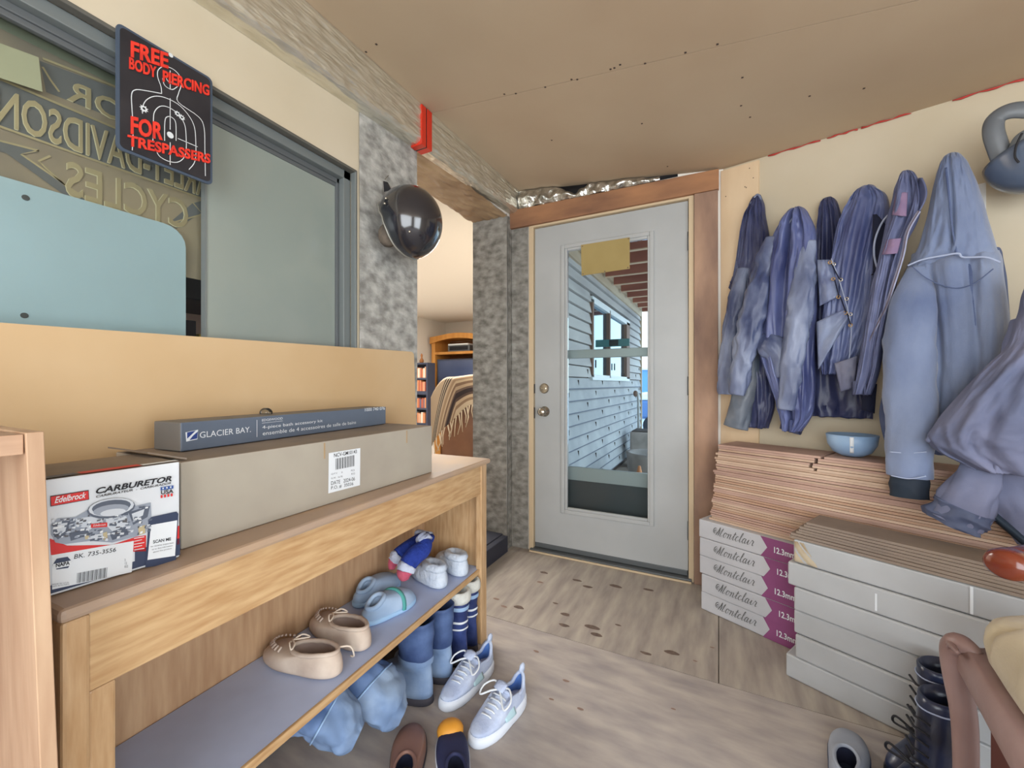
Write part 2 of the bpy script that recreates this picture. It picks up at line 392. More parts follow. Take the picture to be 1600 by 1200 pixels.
# the door
dr = bpy.data.objects.new('door_1', None); COL.objects.link(dr); dr['kind'] = 'structure'
GX0, GX1, GZ0, GZ1 = -0.852, -0.338, 0.282, 1.898
d = B(); Y0, Y1 = 2.410, 2.455
d.box((DX0, Y0, 0.05), (GX0, Y1, DTOP), M_DOOR); d.box((GX1, Y0, 0.05), (DX1, Y1, DTOP), M_DOOR)
d.box((GX0, Y0, 0.05), (GX1, Y1, GZ0), M_DOOR); d.box((GX0, Y0, GZ1), (GX1, Y1, DTOP), M_DOOR)
obj('door_slab', d, parent=dr)
d = B()
for (a0, a1, b0, b1, e) in ((-0.874, -0.324, 0.261, 1.919, 0.0), (-0.85, -0.343, 0.284, 1.896, 1.0)):
    t = 0.024 if e == 0 else 0.016; yy = Y0 - (0.012 if e == 0 else 0.007)
    d.box((a0, yy, b0), (a0 + t, Y0 + 0.01, b1), M_DOOR); d.box((a1 - t, yy, b0), (a1, Y0 + 0.01, b1), M_DOOR)
    d.box((a0 + t, yy, b0), (a1 - t, Y0 + 0.01, b0 + t), M_DOOR); d.box((a0 + t, yy, b1 - t), (a1 - t, Y0 + 0.01, b1), M_DOOR)
obj('glass_frame', d, parent=dr, bevel=0.004)
d = B(); d.box((-0.836, 2.425, 0.298), (-0.357, 2.431, 1.882)); obj('glass_pane', d, glass('door_glass', (236, 244, 246), 0.12), dr)
d = B(); d.box((DX0 + 0.002, Y0 - 0.004, 0.022), (DX1 - 0.002, Y1, 0.05), M_DKGREY); obj('door_sweep', d, parent=dr, bevel=0.002)
kx = -0.984
d = B(); RM = Matrix.Translation((kx, Y0, 0.886)) @ Matrix.Rotation(math.pi / 2, 4, 'X')
d.lathe([(0.033, 0), (0.033, 0.006), (0.012, 0.010), (0.011, 0.03), (0.024, 0.04), (0.028, 0.052), (0.024, 0.064), (0.008, 0.07)], M_CHROME, 24, RM); obj('door_knob', d, parent=dr, smooth=True)
d = B(); RM = Matrix.Translation((kx - 0.002, Y0, 1.032)) @ Matrix.Rotation(math.pi / 2, 4, 'X')
d.lathe([(0.032, 0), (0.032, 0.008), (0.026, 0.014), (0.006, 0.015)], M_CHROME, 24, RM); d.box((kx - 0.016, Y0 - 0.026, 1.027), (kx + 0.012, Y0 - 0.013, 1.037), M_CHROME); obj('deadbolt', d, parent=dr, smooth=False)
for z in (0.22, 1.0, 1.78):
    d = B(); d.tube([(DX1 + 0.004, Y0 - 0.012, z), (DX1 + 0.004, Y0 - 0.012, z + 0.1)], 0.007, M_DKGREY); obj('hinge', d, parent=dr, smooth=True)
d = B(); d.box((DX0 - 0.02, YD - 0.03, 0.0), (DX1 + 0.02, 2.56, 0.018), M_DKGREY); d.box((DX0 - 0.02, YD - 0.042, 0.0), (DX1 + 0.02, YD - 0.03, 0.01), M_JAMB); struct('trim_10', d, bevel=0.003)
for z in (0.86, 0.90, 1.02, 1.05):
    pass
d = B(); d.box((DX0 - 0.005, Y0 - 0.006, 0.84), (DX0 + 0.001, Y0 + 0.01, 0.91), M_BLACK); d.box((DX0 - 0.005, Y0 - 0.006, 1.0), (DX0 + 0.001, Y0 + 0.01, 1.06), M_BLACK); obj('strike_plate', d, parent=dr)
# tan card fixed over the top of the glass
cd_ = [ony(px, py, 2.3965) for px, py in ((909, 431), (984, 420), (984, 371), (908, 383))]
tc_ = thing('tan_card', 'tan rectangular card tacked over the top of the door glass', 'card', cd_[0])
d = B(); d.prism(cd_, mat('tan_card_board', (164, 144, 92), (156, 136, 84), rough=0.6, scale=6), V((0, -0.003, 0))); obj('sheet', d, parent=tc_)
for px, py in ((910, 385), (982, 373), (911, 428), (981, 418), (945, 424)):
    p = ony(px, py, 2.393); d = B(); d.ball(p, 0.004, 0.002, 0.004, M_KNOT, seg=8); obj('tack', d, parent=tc_)
# screen door outside of it
sd = bpy.data.objects.new('door_2', None); COL.objects.link(sd); sd['kind'] = 'structure'
M_STORM = mat('storm_door_metal', (184, 178, 172), rough=0.35, metal=0.2)
d = B(); YS0, YS1 = 2.49, 2.515
for a0, a1, b0, b1 in ((DX0 + 0.0, -0.86, 0.02, 2.05), (-0.31, DX1, 0.02, 2.05), (-0.86, -0.31, 1.93, 2.05), (-0.86, -0.31, 0.02, 0.14), (-0.86, -0.31, 0.452, 0.535), (-0.86, -0.31, 1.222, 1.275)):
    d.box((a0, YS0, b0), (a1, YS1, b1), M_STORM)
obj('frame', d, parent=sd, bevel=0.003)
d = B(); d.box((-0.86, 2.498, 0.14), (-0.31, 2.508, 0.452)); obj('kick_panel', d, mat('dark_screen_panel', (92, 84, 82), (74, 76, 76), rough=0.35, scale=3), sd)
d = B(); d.box((-0.86, 2.5, 0.535), (-0.31, 2.504, 1.222)); d.box((-0.86, 2.5, 1.275), (-0.31, 2.504, 1.93)); obj('pane', d, glass('storm_glass', (244, 250, 252), 0.10), sd)
hx0 = ony(931, 540, 2.486).x; hx1 = ony(984, 540, 2.486).x
d = B(); d.box((hx0, 2.476, 1.286), (hx1, 2.489, 1.33), mat('teal_reflection', (64, 108, 112), rough=0.35)); d.box((hx0 + 0.085, 2.47, 1.29), (hx0 + 0.14, 2.476, 1.326), M_BLACK); obj('reflection_bar', d, parent=sd, bevel=0.002)  # teal bar put in for a reflection on the storm door
# ------------------------------------------------------------------ right wall, side wall, rear wall
r = B(); r.hexa([wp(0.0, -0.12, 0), wp(1.95, -0.12, 0), wp(1.95, 0, 0), wp(0.0, 0, 0)], [wp(0.0, -0.12, 2.6), wp(1.95, -0.12, 2.6), wp(1.95, 0, 2.6), wp(0.0, 0, 2.6)], M_DRY); struct('wall_right', r)
s0 = (onw(1128, 400) - WO).dot(WU); s1 = (onw(1187, 300) - WO).dot(WU)
r = B(); m_bd = mat('pine_board', (228, 204, 172), (214, 186, 150), rough=0.8, scale=6, stretch=(1, 1, 0.3))
lo_ = [wp(s0, 0.001, 0.5), wp(s1, 0.001, 0.5), wp(s1, 0.012, 0.5), wp(s0, 0.012, 0.5)]
r.hexa(lo_, [V((p.x, p.y, ceil_z(p.x, p.y) - 0.012)) for p in lo_], m_bd)
for px, py in ((1164, 292), (1177, 278), (1171, 263), (1134, 307), (1166, 293)):
    p = onw(px, py, 0.012); r.box(p - V((0.002, 0.002, 0.002)), p + V((0.002, 0.002, 0.002)), M_SEAM)
struct('trim_11', r)
r = B(); p = 0
for a, b in ((1200, 1282), (1292, 1340), (1346, 1424), (1488, 1600)):
    pts = []
    for k in range(9):
        px = a + (b - a) * k / 8; d = onw(px, 300, 0.006); pts.append(V((d.x, d.y, ceil_z(d.x, d.y) - 0.004 - 0.002 * math.sin(k * 1.7))))
    r.tube(pts, [0.0028 + 0.0014 * math.sin(2.0 * k + a) for k in range(9)], mat('red_sealant', (190, 62, 56), rough=0.5), 6)
struct('trim_12', r, smooth=True)
cx, cy = wp(1.95, 0, 0).xy
def holed(b, fn, u0, u1, h0, h1, z0, z1, m):
    for a0, a1, c0, c1 in ((u0, h0, 0, 2.6), (h1, u1, 0, 2.6), (h0, h1, 0, z0), (h0, h1, z1, 2.6)):
        fn(b, a0, a1, c0, c1, m)
r = B(); holed(r, lambda b, a0, a1, c0, c1, m: b.box((cx, a0, c0), (cx + 0.1, a1, c1), m), -1.75, cy + 0.06, -0.98, 0.28, 0.12, 1.94, M_DRY); struct('wall_side', r)  # opening out of view, added for the side fill
r = B(); holed(r, lambda b, a0, a1, c0, c1, m: b.box((a0, -1.7, c0), (a1, -1.6, c1), m), X0, cx + 0.1, -0.77, 1.27, 0.28, 2.12, M_DRY); struct('wall_rear', r)  # opening behind the camera, added for the rear fill
# ------------------------------------------------------------------ foil wrapped beam along the top of the left wall
XB = -1.156
def zb(y): return 2.022 + 0.0605 * y
g = B()
def beam(u, v):
    y = -1.6 + u * 3.99; b0 = zb(y); t0 = ceil_z(XB, y) - 0.001
    if v < 0.3:
        q = v / 0.3; x = XL + 0.001 + (XB - XL) * q; z = b0
    else:
        q = (v - 0.3) / 0.7; x = XB; z = b0 + (t0 - b0) * q
    rnd = math.exp(-((v - 0.3) / 0.07) ** 2)
    e = 0.8 * nz3(y * 9, v * 7) + 0.9 * (0.4 - abs(nz3(y * 17, v * 13, 3))) + 0.5 * nz3(y * 44, v * 20, 5)
    e2 = 0.0025 * math.sin(v * 40 + 3 * nz3(y * 4, v * 3))
    k = min(1, (1 - v) * 8, v * 8)
    return V((x + k * (0.006 * e + e2 * 0.5 - 0.008 * rnd), y, z + (0.006 * rnd + 0.004 * e * (v < 0.35)) * k))
g.grid(beam, 420, 44, M_FOIL)
bm_ = struct('trim_13', g, smooth=True)
g = B()
ya = onx(657, 220, XB).y; yb = onx(673, 220, XB).y
for a, b in ((ya, ya + (yb - ya) * 0.42), (ya + (yb - ya) * 0.52, yb)):
    g.box((XL + 0.01, a, zb(a) - 0.007), (XB + 0.008, b, ceil_z(XB, a) - 0.004), M_RED)
g.box((XL + 0.01, ya + (yb - ya) * 0.4, zb(ya) - 0.005), (XB + 0.006, ya + (yb - ya) * 0.55, ceil_z(XB, ya) - 0.002), M_BLACK)
obj('red_tape', g, parent=bm_, bevel=0.002)
# ------------------------------------------------------------------ sliding window in the left wall
wi = bpy.data.objects.new('window_1', None); COL.objects.link(wi); wi['kind'] = 'structure'
M_REV = mat('window_reveal', (92, 90, 84), rough=0.6)
d = B(); fx0, fx1 = -1.345, -1.245
d.box((fx0, WY0, WZ1 - 0.034), (fx1, WY1, WZ1 - 0.002), M_GREYFR); d.box((fx0, WY1 - 0.034, WZ0), (fx1, WY1 - 0.002, WZ1), M_GREYFR); d.box((fx0, WY0, WZ0), (fx1, WY1, WZ0 + 0.04), M_GREYFR); d.box((fx0, WY0, WZ0), (fx1, WY0 + 0.04, WZ1), M_GREYFR)
d.box((XL - 0.02, WY0, WZ1 - 0.006), (XL + 0.004, WY1, WZ1 + 0.004), M_REV); d.box((XL - 0.02, WY1 - 0.006, WZ0), (XL + 0.004, WY1 + 0.004, WZ1 + 0.004), M_GREYFR)
obj('window_frame', d, parent=wi, bevel=0.002)
ym = onx(324, 400, -1.27).y
d = B(); x = -1.268
for q in (0, 0.012):
    d.box((x - 0.02, WY0 + 0.04, WZ1 - 0.052 - q), (x - 0.006 * (q > 0), WY1 - 0.034, WZ1 - 0.034), M_DKGREY)
d.box((x - 0.02, WY1 - 0.046, WZ0 + 0.04), (x, WY1 - 0.034, WZ1 - 0.034), M_DKGREY)
obj('sash_rail', d, parent=wi, bevel=0.002)
d = B(); d.box((-1.284, ym, WZ0 + 0.03), (-1.278, WY1 - 0.036, WZ1 - 0.04)); obj('frosted_pane', d, mat('frosted_glass', (150, 156, 148), (138, 148, 142), rough=0.16, spec=0.8, scale=2), wi)
d = B(); d.box((-1.306, WY0 + 0.03, WZ0 + 0.03), (-1.302, ym + 0.02, WZ1 - 0.04)); obj('clear_pane', d, glass('window_glass', (240, 242, 238), 0.10), wi)
d = B(); d.box((-1.352, WY0 + 0.03, 1.755), (-1.347, ym + 0.02, WZ1 - 0.03)); obj('reflection_strip', d, mat('grey_green_reflection', (168, 174, 160), rough=0.7), wi)  # coloured strip standing in for the ceiling's reflection in the glass
d = B(); d.box((-1.296, ym - 0.003, WZ0 + 0.04), (-1.276, ym + 0.002, WZ1 - 0.04), M_GREYFR); obj('sash_edge', d, parent=wi)
# ================================================================== things on and in the left wall
M_INK = mat('black_ink', (28, 28, 34), rough=0.6); M_INKG = mat('grey_ink', (92, 92, 98), rough=0.6)
M_PAPER = mat('white_print', (224, 228, 232), rough=0.5)
M_REDINK = mat('red_ink', (208, 44, 44), rough=0.5); M_NAVY = mat('navy_ink', (52, 62, 88), rough=0.5)
# ---------------------------------------------------------------- embossed tin sign
SX = -1.206
y0, y1, z0, z1 = 0.419, 0.614, 1.588, 1.872
sg = thing('tin_sign', 'black tin sign with red raised lettering and target outline over the window corner', 'sign', (SX, (y0 + y1) / 2, z0))
def rr_prism(b, y0, y1, z0, z1, xa, xb, r, m, inset=0.0):
    def ring(x, e):
        p = []
        for cy, cz_, a0 in ((y1 - r, z0 + r, -90), (y1 - r, z1 - r, 0), (y0 + r, z1 - r, 90), (y0 + r, z0 + r, 180)):
            for k in range(6): t = math.radians(a0 + 18 * k); p.append(V((x, cy + (r - e) * math.cos(t), cz_ + (r - e) * math.sin(t))))
        return p
    b.loft([ring(xa, 0), ring(xb, 0), ring(xb, inset)] if inset else [ring(xa, 0), ring(xb, 0)], m)
    return ring
M_SIGN = mat('sign_black', (48, 46, 50), (38, 37, 42), rough=0.42, scale=12); M_SRIM = mat('sign_rim', (70, 82, 98), rough=0.35)
b = B(); rr_prism(b, y0, y1, z0, z1, SX - 0.003, SX + 0.002, 0.012, M_SRIM); rr_prism(b, y0 + 0.006, y1 - 0.006, z0 + 0.006, z1 - 0.006, SX + 0.001, SX + 0.0035, 0.01, M_SIGN)
obj('plate', b, parent=sg, bevel=0.0)
T = Print((SX + 0.0035, y0, z0), (0, 1, 0), (0, 0, 1)); z4 = zc(0, 60, 4)
M_RL = mat('red_lettering', (232, 62, 46), (205, 48, 38), rough=0.45, scale=40); M_WL = mat('white_outline', (214, 218, 220), rough=0.5)
lw = 0.0016
for pts in ([(1010, 345), (1005, 300), (985, 240), (990, 195), (1030, 175), (1085, 195), (1125, 240), (1130, 300), (1115, 345), (1115, 400), (1240, 490), (1275, 560), (1280, 700), (1283, 860)],
            [(1010, 345), (900, 325), (845, 322), (822, 350), (825, 450), (832, 560), (826, 700)],
            [(890, 470), (890, 430), (915, 385), (965, 362), (1030, 370), (1110, 410), (1170, 470), (1210, 540), (1222, 620), (1220, 760), (1180, 820)],
            [(955, 640), (958, 520), (965, 460), (1000, 425), (1050, 430), (1110, 470), (1150, 530), (1162, 600), (1160, 720), (1120, 770), (1060, 770), (1000, 740), (975, 700)],
            [(1028, 640), (1030, 520), (1045, 490), (1075, 495), (1098, 530), (1100, 640)], [(1063, 375), (1063, 570)], [(1063, 650), (1063, 790)], [(1110, 625), (1235, 678)],
            [(1015, 250), (1030, 295), (1075, 320), (1110, 300)], [(1063, 200), (1063, 320)], [(1035, 240), (1050, 268), (1080, 275)]):
    T.pline(z4(*pts), lw, M_WL, 1, 4)
def burst(zx, zy, r):
    H_ = Print((SX + 0.0035, y0, z0), (0, 1, 0), (0, 0, 1)); a, b_ = H_.uv(*z4((zx, zy))); p = []
    for k in range(18): rr = r * (1.0 if k % 2 else 0.6); p.append((a + rr * math.cos(k * math.pi / 9), b_ + rr * math.sin(k * math.pi / 9)))
    H_.poly(p, M_WL, 3); H_.disc(a, b_, r * 0.32, r * 0.32, M_INK, 4, 10); obj('bullet_hole', H_, parent=sg, recalc=False)
burst(898, 440, 0.009); burst(1108, 472, 0.0075); burst(1135, 495, 0.0075)
a, b_ = T.uv(*z4((1063, 605))); T.disc(a, b_, 0.007, 0.0075, M_WL, 3)
a, b_ = T.uv(*z4((1066, 106))); T.disc(a, b_, 0.005, 0.005, M_WL, 3, 12)
obj('target_outline', T, parent=sg, recalc=False)
T2 = Print((SX + 0.0035, y0, z0), (0, 1, 0), (0, 0, 1))
T2.ptext('FREE', z4((815, 118)), z4((1050, 192)), z4((805, 10)), M_RL, 2, bold=0.03, raise_=0.002)
T2.ptext('BODY', z4((805, 192)), z4((975, 252)), z4((797, 112)), M_RL, 2, bold=0.03, raise_=0.002)
T2.ptext('PIERCING', z4((1015, 272)), z4((1305, 362)), z4((1008, 195)), M_RL, 2, bold=0.03, raise_=0.002)
T2.ptext('FOR', z4((815, 600)), z4((1015, 640)), z4((803, 480)), M_RL, 2, bold=0.03, raise_=0.002)
T2.ptext('TRESPASSERS', z4((795, 672)), z4((1312, 785)), z4((785, 598)), M_RL, 2, bold=0.03, raise_=0.002)
obj('lettering', T2, parent=sg, recalc=False, label='red raised lettering')
# ---------------------------------------------------------------- reversed metal sign behind the window glass
SX2 = -1.335
ms = thing('metal_sign', 'brown embossed metal sign seen reversed through the left window pane', 'sign', (SX2, 0.3, 1.2))
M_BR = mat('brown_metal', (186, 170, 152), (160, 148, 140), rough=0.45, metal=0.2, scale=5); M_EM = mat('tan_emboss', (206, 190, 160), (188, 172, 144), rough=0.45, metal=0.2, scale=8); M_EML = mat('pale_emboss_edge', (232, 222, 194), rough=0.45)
M_EMD = mat('dark_emboss', (124, 124, 130), rough=0.5)
T = Print((SX2, 0.0, 1.3), (0, 1, 0), (0, 0, 1))
b = B(); b.box((SX2 - 0.004, -0.24, 1.36), (SX2, 0.668, 1.80), M_BR); obj('plate', b, parent=ms)
def band(pts, m, l): T.ppoly(pts, m, l)
band([(-60, 100), (322, 262), (322, 312), (-60, 175)], M_EMD, 1); band([(62, 95), (322, 190), (322, 240), (72, 144)], M_EMD, 1)
for p, q in (((-60, 99), (322, 261)), ((-60, 177), (322, 313)), ((66, 92), (300, 182))): T.pline([p, q], 0.005, M_EM, 7)
def emboss(body, bl, br, tl):
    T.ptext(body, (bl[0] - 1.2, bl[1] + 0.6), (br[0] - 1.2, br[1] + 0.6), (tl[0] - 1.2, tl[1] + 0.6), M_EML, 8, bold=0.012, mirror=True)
    T.ptext(body, bl, br, tl, M_EM, 10, bold=0.01, mirror=True)
emboss('MOTOR', (104, 156), (305, 243), (104, 122)); emboss('HARLEY-DAVIDSON', (-8, 192), (345, 318), (-8, 133)); emboss('CYCLES', (102, 305), (293, 360), (102, 250))
for pts in ([(-60, 172), (-60, 200), (60, 238), (32, 242), (150, 324), (118, 318), (10, 240), (-60, 222)], [(322, 312), (300, 318), (262, 350), (275, 357), (322, 328)]):
    T.ppoly(pts, M_EMD, 5)
for pts in ([(-60, 205), (60, 236), (32, 241), (152, 324)], [(78, 244), (60, 252), (70, 262), (112, 300)], [(300, 316), (316, 335), (262, 350)], [(66, 105), (78, 125), (92, 144)]): T.pline(pts, 0.004, M_EM, 6)
obj('lettering', T, parent=ms, recalc=False, label='mirrored raised lettering')
# pale rounded panel against the pane
px_ = -1.3165
b = B(); ypr = onx(290, 420, px_).y; zpt = onx(240, 340, px_).z
rr_prism(b, -0.255, ypr, 1.065, 1.487, px_ - 0.003, px_ + 0.001, 0.05, mat('pale_blue_panel', (192, 216, 236), (184, 206, 224), rough=0.3, scale=3))
pb = thing('sign_blank', 'pale blue rounded metal panel standing behind the left window pane', 'panel', (px_, 0.1, 1.065)); obj('plate', b, parent=pb)
for q in ((40, 309), (38, 493)):
    b = B(); p = onx(q[0], q[1], px_ + 0.001); b.lathe([(0.006, 0), (0.006, 0.0015), (0.003, 0.002)], M_INKG, 12, Matrix.Translation(p) @ Matrix.Rotation(math.pi / 2, 4, 'Y')); obj('rivet', b, parent=pb)
b = B(); b.hexa([onx(-30, 70, -1.312), onx(0, 68, -1.312), onx(60, 90, -1.312), onx(66, 144, -1.312), onx(0, 122, -1.312), onx(-30, 112, -1.312)], [p + V((0.0015, 0, 0)) for p in (onx(-30, 70, -1.312), onx(0, 68, -1.312), onx(60, 90, -1.312), onx(66, 144, -1.312), onx(0, 122, -1.312), onx(-30, 112, -1.312))])
tag(obj('cardboard_sheet', b, mat('cream_card', (196, 194, 172), rough=0.8)), 'cream paper sheet behind the top corner of the window pane', 'paper')
# ---------------------------------------------------------------- leaning tan panel
b = B(); BZ = 0.75
zl_, zr_ = onx(0, 505, -1.196).z, onx(648, 550, -1.196).z; yr = onx(648, 560, -1.196).y
def panel_ring(o):
    pts = [(-0.30, BZ + 0.001), (yr + 0.008, BZ + 0.001)]
    for k in range(7): a = k * math.pi / 12; pts.append((yr - 0.018 + 0.018 * math.cos(a), zr_ - 0.018 + 0.018 * math.sin(a)))
    pts.append((-0.30, zl_ - (zr_ - zl_) * 0.4))
    return [V((-1.188 + o - 0.012 * (z - BZ) / 0.45, y, z)) for y, z in pts]
b.loft([panel_ring(0), panel_ring(-0.012)], mat('tan_hardboard', (206, 176, 136), (198, 166, 124), rough=0.6, scale=3))
tag(obj('board', b), 'tan hardboard panel leaning upright behind the boxes on the bench', 'panel')
# ---------------------------------------------------------------- oak console bench
A0 = onz(83, 960, BZ); A1 = onz(767, 716, BZ)
bd = (A1 - A0).normalized(); bn = V((-bd.y, bd.x, 0))      # along the front, towards the wall
if bn.x > 0: bn = -bn
def bp(s, n, z): return A0 + bd * s + bn * n + UP * (z - BZ)
LEN = (A1 - A0).length; DEP = 0.34; S_L = 0.006
MB_ = Matrix.Identity(4)
def bbox(b, s0, s1, n0, n1, z0, z1, m): b.hexa([bp(s0, n0, z0), bp(s1, n0, z0), bp(s1, n1, z0), bp(s0, n1, z0)], [bp(s0, n0, z1), bp(s1, n0, z1), bp(s1, n1, z1), bp(s0, n1, z1)], m)
bench = thing('console_bench', 'long oak console bench with a lower shoe shelf along the window wall', 'bench', bp(LEN / 2, DEP / 2, 0))
b = B(); bbox(b, S_L, LEN, 0, DEP, BZ - 0.02, BZ, M_DUST); obj('bench_top', b, parent=bench, bevel=0.007)
b = B(); bbox(b, S_L + 0.035, LEN - 0.02, 0.016, 0.034, 0.612, BZ - 0.02, M_OAK); obj('apron', b, parent=bench, bevel=0.002)
for s, w in ((S_L + 0.035, 0.032), (LEN - 0.058, 0.046)):
    b = B(); bbox(b, s, s + w, 0.018, 0.04, 0.0, 0.611, M_OAKZ) if s < 0.5 else bbox(b, s, s + w, 0.013, 0.04, 0.0, BZ - 0.02, M_OAKZ); obj('leg', b, parent=bench, bevel=0.004)
b = B(); bbox(b, S_L + 0.004, S_L + 0.034, 0.006, 0.04, 0.0, BZ - 0.02, M_OAKZ); obj('corner_bead', b, parent=bench, bevel=0.005)
b = B(); bbox(b, LEN - 0.032, LEN - 0.014, 0.04, DEP - 0.012, 0.0, BZ - 0.02, M_OAKZ); obj('side_panel', b, parent=bench, bevel=0.002)
b = B(); bbox(b, S_L + 0.01, S_L + 0.028, 0.036, DEP - 0.012, 0.0, BZ - 0.02, M_OAKZ); obj('side_panel', b, parent=bench, bevel=0.002)
b = B(); bbox(b, S_L + 0.028, LEN - 0.032, DEP - 0.024, DEP - 0.012, 0.03, BZ - 0.02, wood('oak_back', (200, 164, 128), (178, 140, 106), 'Z', 10)); obj('back_panel', b, parent=bench)
SH = 0.305
b = B(); bbox(b, S_L + 0.03, LEN - 0.034, 0.03, DEP - 0.026, SH - 0.018, SH, mat('dusty_shelf', (186, 198, 228), (170, 180, 210), rough=0.7, scale=4)); bbox(b, S_L + 0.03, LEN - 0.034, 0.022, 0.031, SH - 0.019, SH + 0.001, M_OAK); obj('shelf', b, parent=bench, bevel=0.002)
# ---------------------------------------------------------------- bookcase at the far left
bk = thing('bookcase', 'worn oak bookcase standing at the left end of the bench', 'bookcase', (-0.86, 0.0, 0))
M_PINK = wood('pinkish_oak', (196, 164, 134), (166, 130, 102), 'Z', 6); M_PINKY = wood('pinkish_oak_rail', (190, 156, 128), (158, 122, 98), 'Y', 6)
M_BKIN = mat('bookcase_inside', (152, 128, 118), (132, 112, 106), rough=0.7, scale=4)
xf = -0.736; lean = Matrix.Translation((xf, 0.188, 0)) @ Matrix.Rotation(math.radians(0), 4, 'X')
ztop = 1.002
def lean_panel(xa, xb, zt_, m, y_top0, y_top1, y_bot0, y_bot1):
    q = B(); q.hexa([V((xa, y_bot0, 0)), V((xb, y_bot0, 0)), V((xb, y_bot1, 0)), V((xa, y_bot1, 0))], [V((xa, y_top0, zt_)), V((xb, y_top0, zt_)), V((xb, y_top1, zt_)), V((xa, y_top1, zt_))], m); return q
yA, yB = onx(40, 680, xf).y, onx(69, 673, xf).y; yA2, yB2 = onx(60, 1133, xf).y, onx(88, 1133, xf).y
zr = onx(70, 1133, xf).z; k = (ztop - 0) / (ztop - zr)
q = lean_panel(xf - 0.26, xf, ztop, M_PINK, yA, yB, yA + (yA2 - yA) * k, yB + (yB2 - yB) * k); obj('side_panel', q, parent=bk, bevel=0.001)
q = lean_panel(xf - 0.26, xf, ztop, M_PINK, yA - 0.75, yA - 0.735, yA - 0.72, yA - 0.705); obj('side_panel', q, parent=bk, bevel=0.001)
q = B(); q.box((xf - 0.26, yA - 0.735, ztop - 0.026), (xf - 0.004, yA - 0.0005, ztop - 0.002), M_PINKY); obj('top', q, parent=bk, bevel=0.001)
q = B(); q.box((xf - 0.26, yA - 0.734, 0.30), (xf - 0.012, yA + 0.004, 0.318), M_PINKY); obj('shelf', q, parent=bk, bevel=0.001)
q = B(); q.box((xf - 0.26, yA - 0.73, 0.02), (xf - 0.25, yA + 0.002, ztop - 0.027), M_BKIN); obj('back_panel', q, parent=bk)
# ---------------------------------------------------------------- cartons on the bench
M_CARD = mat('corrugated_card', (172, 164, 150), (162, 153, 140), rough=0.8, scale=5); M_CARDE = mat('card_edge', (172, 146, 112), rough=0.85); M_CDUST = mat('dusty_card_top', (150, 134, 118), (132, 120, 110), rough=0.85, scale=6)
def carton(t, P0, P1, dep, h, mf, mt, ms=None):
    u = (P1 - P0); u.z = 0; L = u.length; u.normalize(); n = V((-u.y, u.x, 0))
    if n.x > 0: n = -n
    z0 = P0.z
    def q(s, k, z): return V((P0.x, P0.y, 0)) + u * s + n * k + UP * z
    bb = B()
    lo = [q(0, 0, z0), q(L, 0, z0), q(L, dep, z0), q(0, dep, z0)]; hi = [q(0, 0, z0 + h), q(L, 0, z0 + h), q(L, dep, z0 + h), q(0, dep, z0 + h)]
    vlo = [bb.bm.verts.new(p) for p in lo]; vhi = [bb.bm.verts.new(p) for p in hi]
    for idx, m in (((vlo[0], vlo[1], vhi[1], vhi[0]), mf), ((vlo[1], vlo[2], vhi[2], vhi[1]), ms or mf), ((vlo[2], vlo[3], vhi[3], vhi[2]), mf), ((vlo[3], vlo[0], vhi[0], vhi[3]), ms or mf), ((vhi[0], vhi[1], vhi[2], vhi[3]), mt), ((vlo[3], vlo[2], vlo[1], vlo[0]), mf)):
        bb.bm.faces.new(idx).material_index = bb.mi(m)
    o = obj('carton', bb, parent=t, bevel=0.0025)
    return q, L, u, n
# long brown carton
P0 = onz(283, 860, BZ); P1 = onz(675, 738, BZ)
t = thing('shipping_carton', 'long plain brown shipping carton with a white stock label, on the bench top', 'box', (P0 + P1) / 2)
q, L, u, n = carton(t, P0 + UP * 0.001, P1 + UP * 0.001, 0.262, 0.163, M_CARD, M_CDUST)
T = Print(q(0, -0.0006, BZ + 0.001), u, (0, 0, 1)); zz = zc(220, 600, 3.3333)
T.ppoly(zz((978, 360), (1143, 333), (1141, 527), (976, 570)), M_PAPER, 1)
T.ptext('NCV-GM10143', zz((1005, 382)), zz((1124, 360)), zz((1005, 362)), M_INK, 2, bold=0.01)
for k in range(22):
    a = 1013 + k * 4.6; w = 1.2 + 1.8 * ((k * 7) % 3) / 2
    yb = 447 - (a - 1013) * 0.2; T.ppoly(zz((a, yb), (a + w, yb - 0.2), (a + w, yb - 58), (a, yb - 57.6)), M_INK, 2)
for s_, a, b_, h in (('QTY    2', 990, 475, 9), ('PCS', 1094, 456, 9), ('G.W.  16.95', 990, 496, 9), ('KG', 1096, 473, 9)): T.ptext(s_, zz((a, b_)), zz((a + (60 if len(s_) > 4 else 18), b_ - (11 if len(s_) > 4 else 3))), zz((a, b_ - h)), M_INKG, 2)
T.ptext('DATE   2024-06', zz((990, 527)), zz((1114, 502)), zz((990, 507)), M_INK, 2); T.ptext('P.O. #  35036', zz((990, 552)), zz((1106, 528)), zz((990, 533)), M_INK, 2)
obj('label', T, parent=t, recalc=False, label='white stock label')
for s_ in (0.31, 0.62):
    b = B(); b.box((0, 0, 0), (0.004, 0.0015, 0.04), M_CARDE, Matrix.Translation(q(s_, -0.001, BZ + 0.12)) @ Matrix.Rotation(math.atan2(u.y, u.x), 4, 'Z')); obj('crease', b, parent=t)
b = B()
b.hexa([q(0.014, 0.01, BZ + 0.166), q(-0.03, 0.05, BZ + 0.181), q(-0.034, 0.2, BZ + 0.181), q(0.014, 0.25, BZ + 0.166)], [q(0.014, 0.01, BZ + 0.169), q(-0.03, 0.05, BZ + 0.184), q(-0.034, 0.2, BZ + 0.184), q(0.014, 0.25, BZ + 0.169)], M_CDUST)
obj('flap', b, parent=t)
